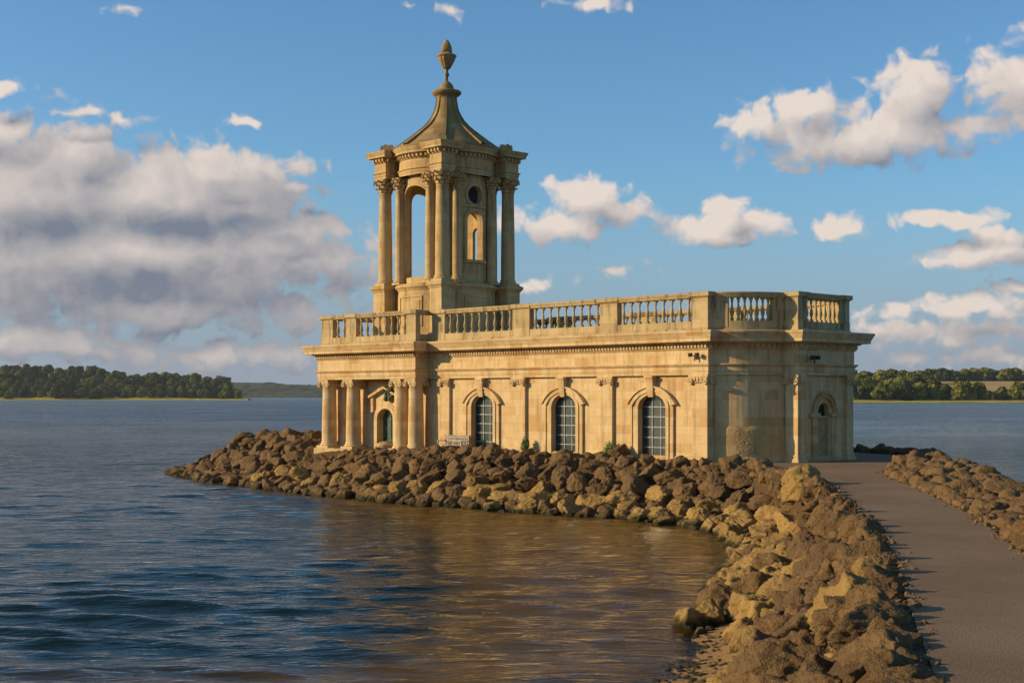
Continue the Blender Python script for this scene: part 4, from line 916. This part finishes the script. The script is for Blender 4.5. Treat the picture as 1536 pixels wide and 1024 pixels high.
# grass margin of the left shore
def strip(name, pl, mat):
    m_ = MB(); 
    for (a, b_) in zip(pl[:-1], pl[1:]): m_.quad([(a[0], a[1], a[4]), (b_[0], b_[1], b_[4]), (b_[2], b_[3], b_[5]), (a[2], a[3], a[5])])
    o = m_.build(name, mat); tag(o, kind='structure'); return o
def shore_strip(name, px0, px1, d0, d1, f, mat, zoff=.35, n=40, wob=0., dmax=None):
    xs_ = np.linspace(px0, px1, n); V = []; m_ = 6
    for j in range(m_):
        for k, p_ in enumerate(xs_):
            wd = d0 + (d1 - d0) * (j / (m_ - 1)) * (1 if not wob else (.35 + wob * vn(np.array([k * .37 + 3.]), np.array([7.]))[0])); x_ = (p_ - 768) / 2095 * wd
            V.append((x_, wd, float(f(np.array([x_]), np.array([wd]))[0]) + zoff if j else -.3))
    o = npmesh(name, V, gridfaces(n, m_), mat); tag(o, kind='structure')
shore_strip('shore_meadow', -250, 372, LD - 6, LD + 70, gl_left, GRASS, .5, 70, 1.1)
# right shore
RD = 1190.
RT = [(1000, 566), (1150, 564), (1283, 562), (1320, 560), (1390, 557), (1440, 557), (1500, 555), (1600, 554), (1800, 556), (2200, 560)]
def gl_right(x, d):
    px_ = 768 + 2095 * x / d
    base = np.interp(d, [RD - 40, RD, RD + 25, 1300, 1500, 1750, 1900, 2300], [-2, 0, 1.2, 3, 12.2, 23, 25, 20]); le = np.interp(d, [RD - 40, RD, RD + 25, 1300, 1420, 1600, 1900], [-2, 0, 1.5, 7, 14, 16, 18])
    k = sstep((px_ - 1330) / 80); return base * k + le * (1 - k) + .8 * (fbm(x * .03, d * .03) - .5) * sstep((d - RD) / 60)
xs = np.linspace(60, 1500, 170); dsn = np.concatenate([np.linspace(RD - 20, RD + 60, 14), np.linspace(RD + 80, 2300, 44)]); X, Y = np.meshgrid(xs, dsn)
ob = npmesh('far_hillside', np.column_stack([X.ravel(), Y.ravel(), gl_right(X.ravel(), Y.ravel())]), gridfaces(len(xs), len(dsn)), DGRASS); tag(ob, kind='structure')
shore_strip('lakeside_grass', 1150, 1750, RD - 5, RD + 42, gl_right, GRASS, .5, 70, .9)
xs_ = np.linspace(1396, 1850, 40); V = []; dd_ = np.linspace(1430, 1790, 26)
for d in dd_:
    for p_ in xs_: p2 = max(p_, 1396 + (1790 - d) * .05); x_ = (p2 - 768) / 2095 * d; V.append((x_, d, float(gl_right(np.array([x_]), np.array([d]))[0]) + .9))
ob = npmesh('field', V, gridfaces(40, 26), FIELD); tag(ob, kind='structure')
# distant ridge
xs = np.linspace(-3800, 3800, 1700); ds2 = np.linspace(4600, 5600, 26); X, Y = np.meshgrid(xs, ds2); x, y = X.ravel(), Y.ravel(); px_ = 768 + 2095 * x / y
top_ = np.interp(px_, [-800, 300, 375, 395, 430, 470, 560, 800, 1200, 2200], [40, 46, 44, 46, 40, 36, 40, 44, 34, 50]); Hh = top_ * sstep((y - 4600) / 700) + 12 * sstep((y - 4620) / 60) * (fbm(x * .016, y * .016, 5) ) + 11 * sstep((y - 4620) / 60) * fbm(x * .06, y * .05, 4) - 1
ob = npmesh('distant_wooded_hill', np.column_stack([x, y, Hh]), gridfaces(len(xs), len(ds2)), FARW); tag(ob, kind='structure')
# trees: trunk and limbs, crown of leaf clumps
def make_tree(seed, h_, wd, e_name='broadleaf_tree'):
    rg = np.random.RandomState(seed); tr = MB(); hgt = h_
    tr.lathe([(.55, -1.5), (.42, hgt * .12), (.34, hgt * .3), (.2, hgt * .55), (.08, hgt * .8)], 0, 0, 8)
    for k in range(6):
        a = rg.rand() * 6.28; z0 = hgt * rg.uniform(.18, .45); L = wd * rg.uniform(.3, .45); d = Vector((math.cos(a), math.sin(a), rg.uniform(.4, 1.))).normalized(); t_ = Vector((-math.sin(a), math.cos(a), 0)); n_ = d.cross(t_)
        c = d * (L / 2) + Vector((0, 0, z0)); tr.obox(tuple(c), tuple(t_ * .09), tuple(n_ * .09), tuple(d * L / 2))
    nl = rg.randint(11, 15); Vs = []; per = 190
    for k in range(nl):
        a = rg.rand() * 6.28; q = rg.rand() ** .6; zc = hgt * (.20 + .60 * rg.rand()); rr = wd * .30 * q * (1.25 - abs(zc / hgt - .42)); c = np.array([rr * math.cos(a), rr * math.sin(a), zc]); R_ = wd * rg.uniform(.15, .26)
        if k == 0: c = np.array([0, 0, hgt - wd * .2])
        d = rg.normal(size=(per, 3)); d /= np.linalg.norm(d, axis=1)[:, None]; p_ = c + d * R_ * (.72 + .36 * rg.rand(per, 1)) * np.array([1, 1, .85])
        nn = d + .55 * rg.normal(size=(per, 3)); nn /= np.linalg.norm(nn, axis=1)[:, None]; u_ = np.cross(nn, rg.normal(size=(per, 3))); u_ /= np.linalg.norm(u_, axis=1)[:, None]; v_ = np.cross(nn, u_); s__ = (.42 + .5 * rg.rand(per, 1)) * wd / 15
        Vs.append(np.stack([p_ - u_ * s__ - v_ * s__ * .6, p_ + u_ * s__ - v_ * s__ * .5, p_ + u_ * s__ * .8 + v_ * s__ * .7, p_ - u_ * s__ * .7 + v_ * s__ * .6], 1).reshape(-1, 3))
    V = np.concatenate(Vs); V[:, 2] = np.maximum(V[:, 2], .4)
    e_ = empty(e_name); tr.build('trunk', BARK, e_); npmesh('crown', V, np.arange(len(V)).reshape(-1, 4), FOL, False, e_); return e_
protos = [make_tree(100 + k, h_, w_) for k, (h_, w_) in enumerate(((16, 19), (15, 20), (17, 19), (15, 16), (13, 15), (17, 22), (14, 19), (17, 20)))]
used = set(); tn = 0
def tree(px_, d, f, lab, grp, s_=1., k=None):
    global tn
    k = rnd.randrange(8) if k is None else k; src = protos[k]
    if k in used: e_ = clone(src)
    else: e_ = src; used.add(k)
    x_ = (px_ - 768) / 2095 * d; z = float(f(np.array([x_]), np.array([d]))[0]); e_.location = (x_, d, z - .3); e_.rotation_euler = (0, 0, rnd.uniform(0, 6.28)); q = s_ * rnd.uniform(.93, 1.07); e_.scale = (q * rnd.uniform(.95, 1.1), q, q)
    tag(e_, lab, 'tree', grp); tn += 1; return e_
tree(92, LD + 28, gl_left, 'largest rounded paler tree standing forward of the wood on the left shore', 'trees of the left shore wood', 1.6, 5)
tree(145, LD + 30, gl_left, 'low rounded tree right of the large pale tree on the left shore', 'trees of the left shore wood', 1.1, 1)
tree(12, LD + 26, gl_left, 'low bushy tree at the far left end of the shore', 'trees of the left shore wood', .85, 6)
tree(341, LD + 45, gl_left, 'tall domed tree at the tip of the wooded point', 'trees of the left shore wood', 1.35, 7)
tree(358, LD + 34, gl_left, 'last tree on the point, leaning over the water', 'trees of the left shore wood', .95, 4)
nleft = 0
for row, (d, sp, s_) in enumerate(((LD + 62, 15, 1.0), (LD + 95, 15.5, 1.05), (LD + 130, 16, 1.05), (LD + 170, 16, 1.1), (LD + 215, 16, 1.15), (LD + 265, 16, 1.15))):
    p_ = -26 + row * 4
    while p_ < 352 - row * 1.5:
        tree(p_ + rnd.uniform(-3, 3), d + rnd.uniform(-12, 12), gl_left, 'dark green broadleaf tree packed in the wood on the left shore', 'trees of the left shore wood', s_ * (.8 if row == 0 else 1)); p_ += sp
# right shore trees
for (p_, s_, k, lab) in ((1378, .92, 5, 'rounded tree at the left end of the clump by the right shore'), (1400, .95, 1, None), (1418, .95, 0, None), (1448, 1.0, 5, 'broad dark tree at the left of the clump below the field'), (1468, .98, 2, None), (1476, .8, 6, None), (1504, .92, 1, None), (1526, 1.0, 7, None), (1543, .98, 5, None), (1570, 1.1, 3, None), (1600, 1.2, 0, None), (1388, .8, 4, None), (1432, .6, 6, None)):
    tree(p_, RD + 42 + rnd.uniform(-5, 12), gl_right, lab or 'rounded olive green tree in the clumps along the right shore', 'trees along the right shore', s_, k)
for row, (d, sp, s_, p0, p1) in enumerate(((RD + 40, 17, .95, 1255, 1362), (RD + 75, 17, 1.05, 1250, 1375), (RD + 120, 17, 1.05, 1250, 1388), (RD + 180, 17, 1.1, 1255, 1398), (RD + 250, 16, 1.1, 1255, 1402), (RD + 340, 15, 1.15, 1250, 1400), (RD + 470, 14, 1.2, 1255, 1405), (1835, 10.5, 1.05, 1255, 1570), (1880, 10.5, 1.1, 1258, 1575))):
    p_ = p0
    while p_ < p1: tree(p_ + rnd.uniform(-3, 3), d + rnd.uniform(-12, 12), gl_right, 'broadleaf tree in the wood climbing the hill on the right shore' if row < 7 else 'tree in the wood along the skyline above the field', 'trees of the right shore wood', s_); p_ += sp
print('TREES', tn, 'ROCKS', len(top), len(rest))
# boat
bo = empty('motor_boat', ((298 - 768) / 2095 * 1780, 1780, 0), R(75)); tag(bo, 'tiny white motor boat near the left shore', 'boat')
m_ = MB(); hull = [(-3.2, 1.0), (-3.2, -1.0), (1.2, -1.1), (2.6, -.7), (3.6, 0), (2.6, .7), (1.2, 1.1)]; n = len(hull)
for i in range(n): a, b_ = hull[i], hull[(i + 1) % n]; m_.quad([(a[0] * .9, a[1] * .75, -.3), (b_[0] * .9, b_[1] * .75, -.3), (b_[0], b_[1], .9), (a[0], a[1], .9)])
m_.ngon(list(hull), .85); m_.build('hull', WHITE, bo); m_ = MB(); m_.box(-1.2, 1.2, -.7, .7, .86, 1.9); m_.build('cabin', WHITE, bo); m_ = MB(); m_.box(1.2, 1.25, -.6, .6, 1.3, 1.8); m_.build('windscreen', GLASS, bo)

# ------------------------------------------------------------------ haze
if True:
    hzm = bpy.data.materials.new('haze_air'); hzm.use_nodes = True; t = NT(hzm.node_tree); t.n.clear(); o = t.add('ShaderNodeOutputMaterial'); v_ = t.add('ShaderNodeVolumePrincipled')
    v_.inputs['Color'].default_value = (.80, .88, 1, 1); v_.inputs['Density'].default_value = .00004; v_.inputs['Anisotropy'].default_value = .2; t.l.new(v_.outputs[0], o.inputs['Volume'])
    m_ = MB(); m_.box(-9200, 9200, -9200, 9200, -6.5, 160); o = m_.build('haze', hzm); tag(o, 'thin pale haze over the lake', 'haze', None, 'stuff')
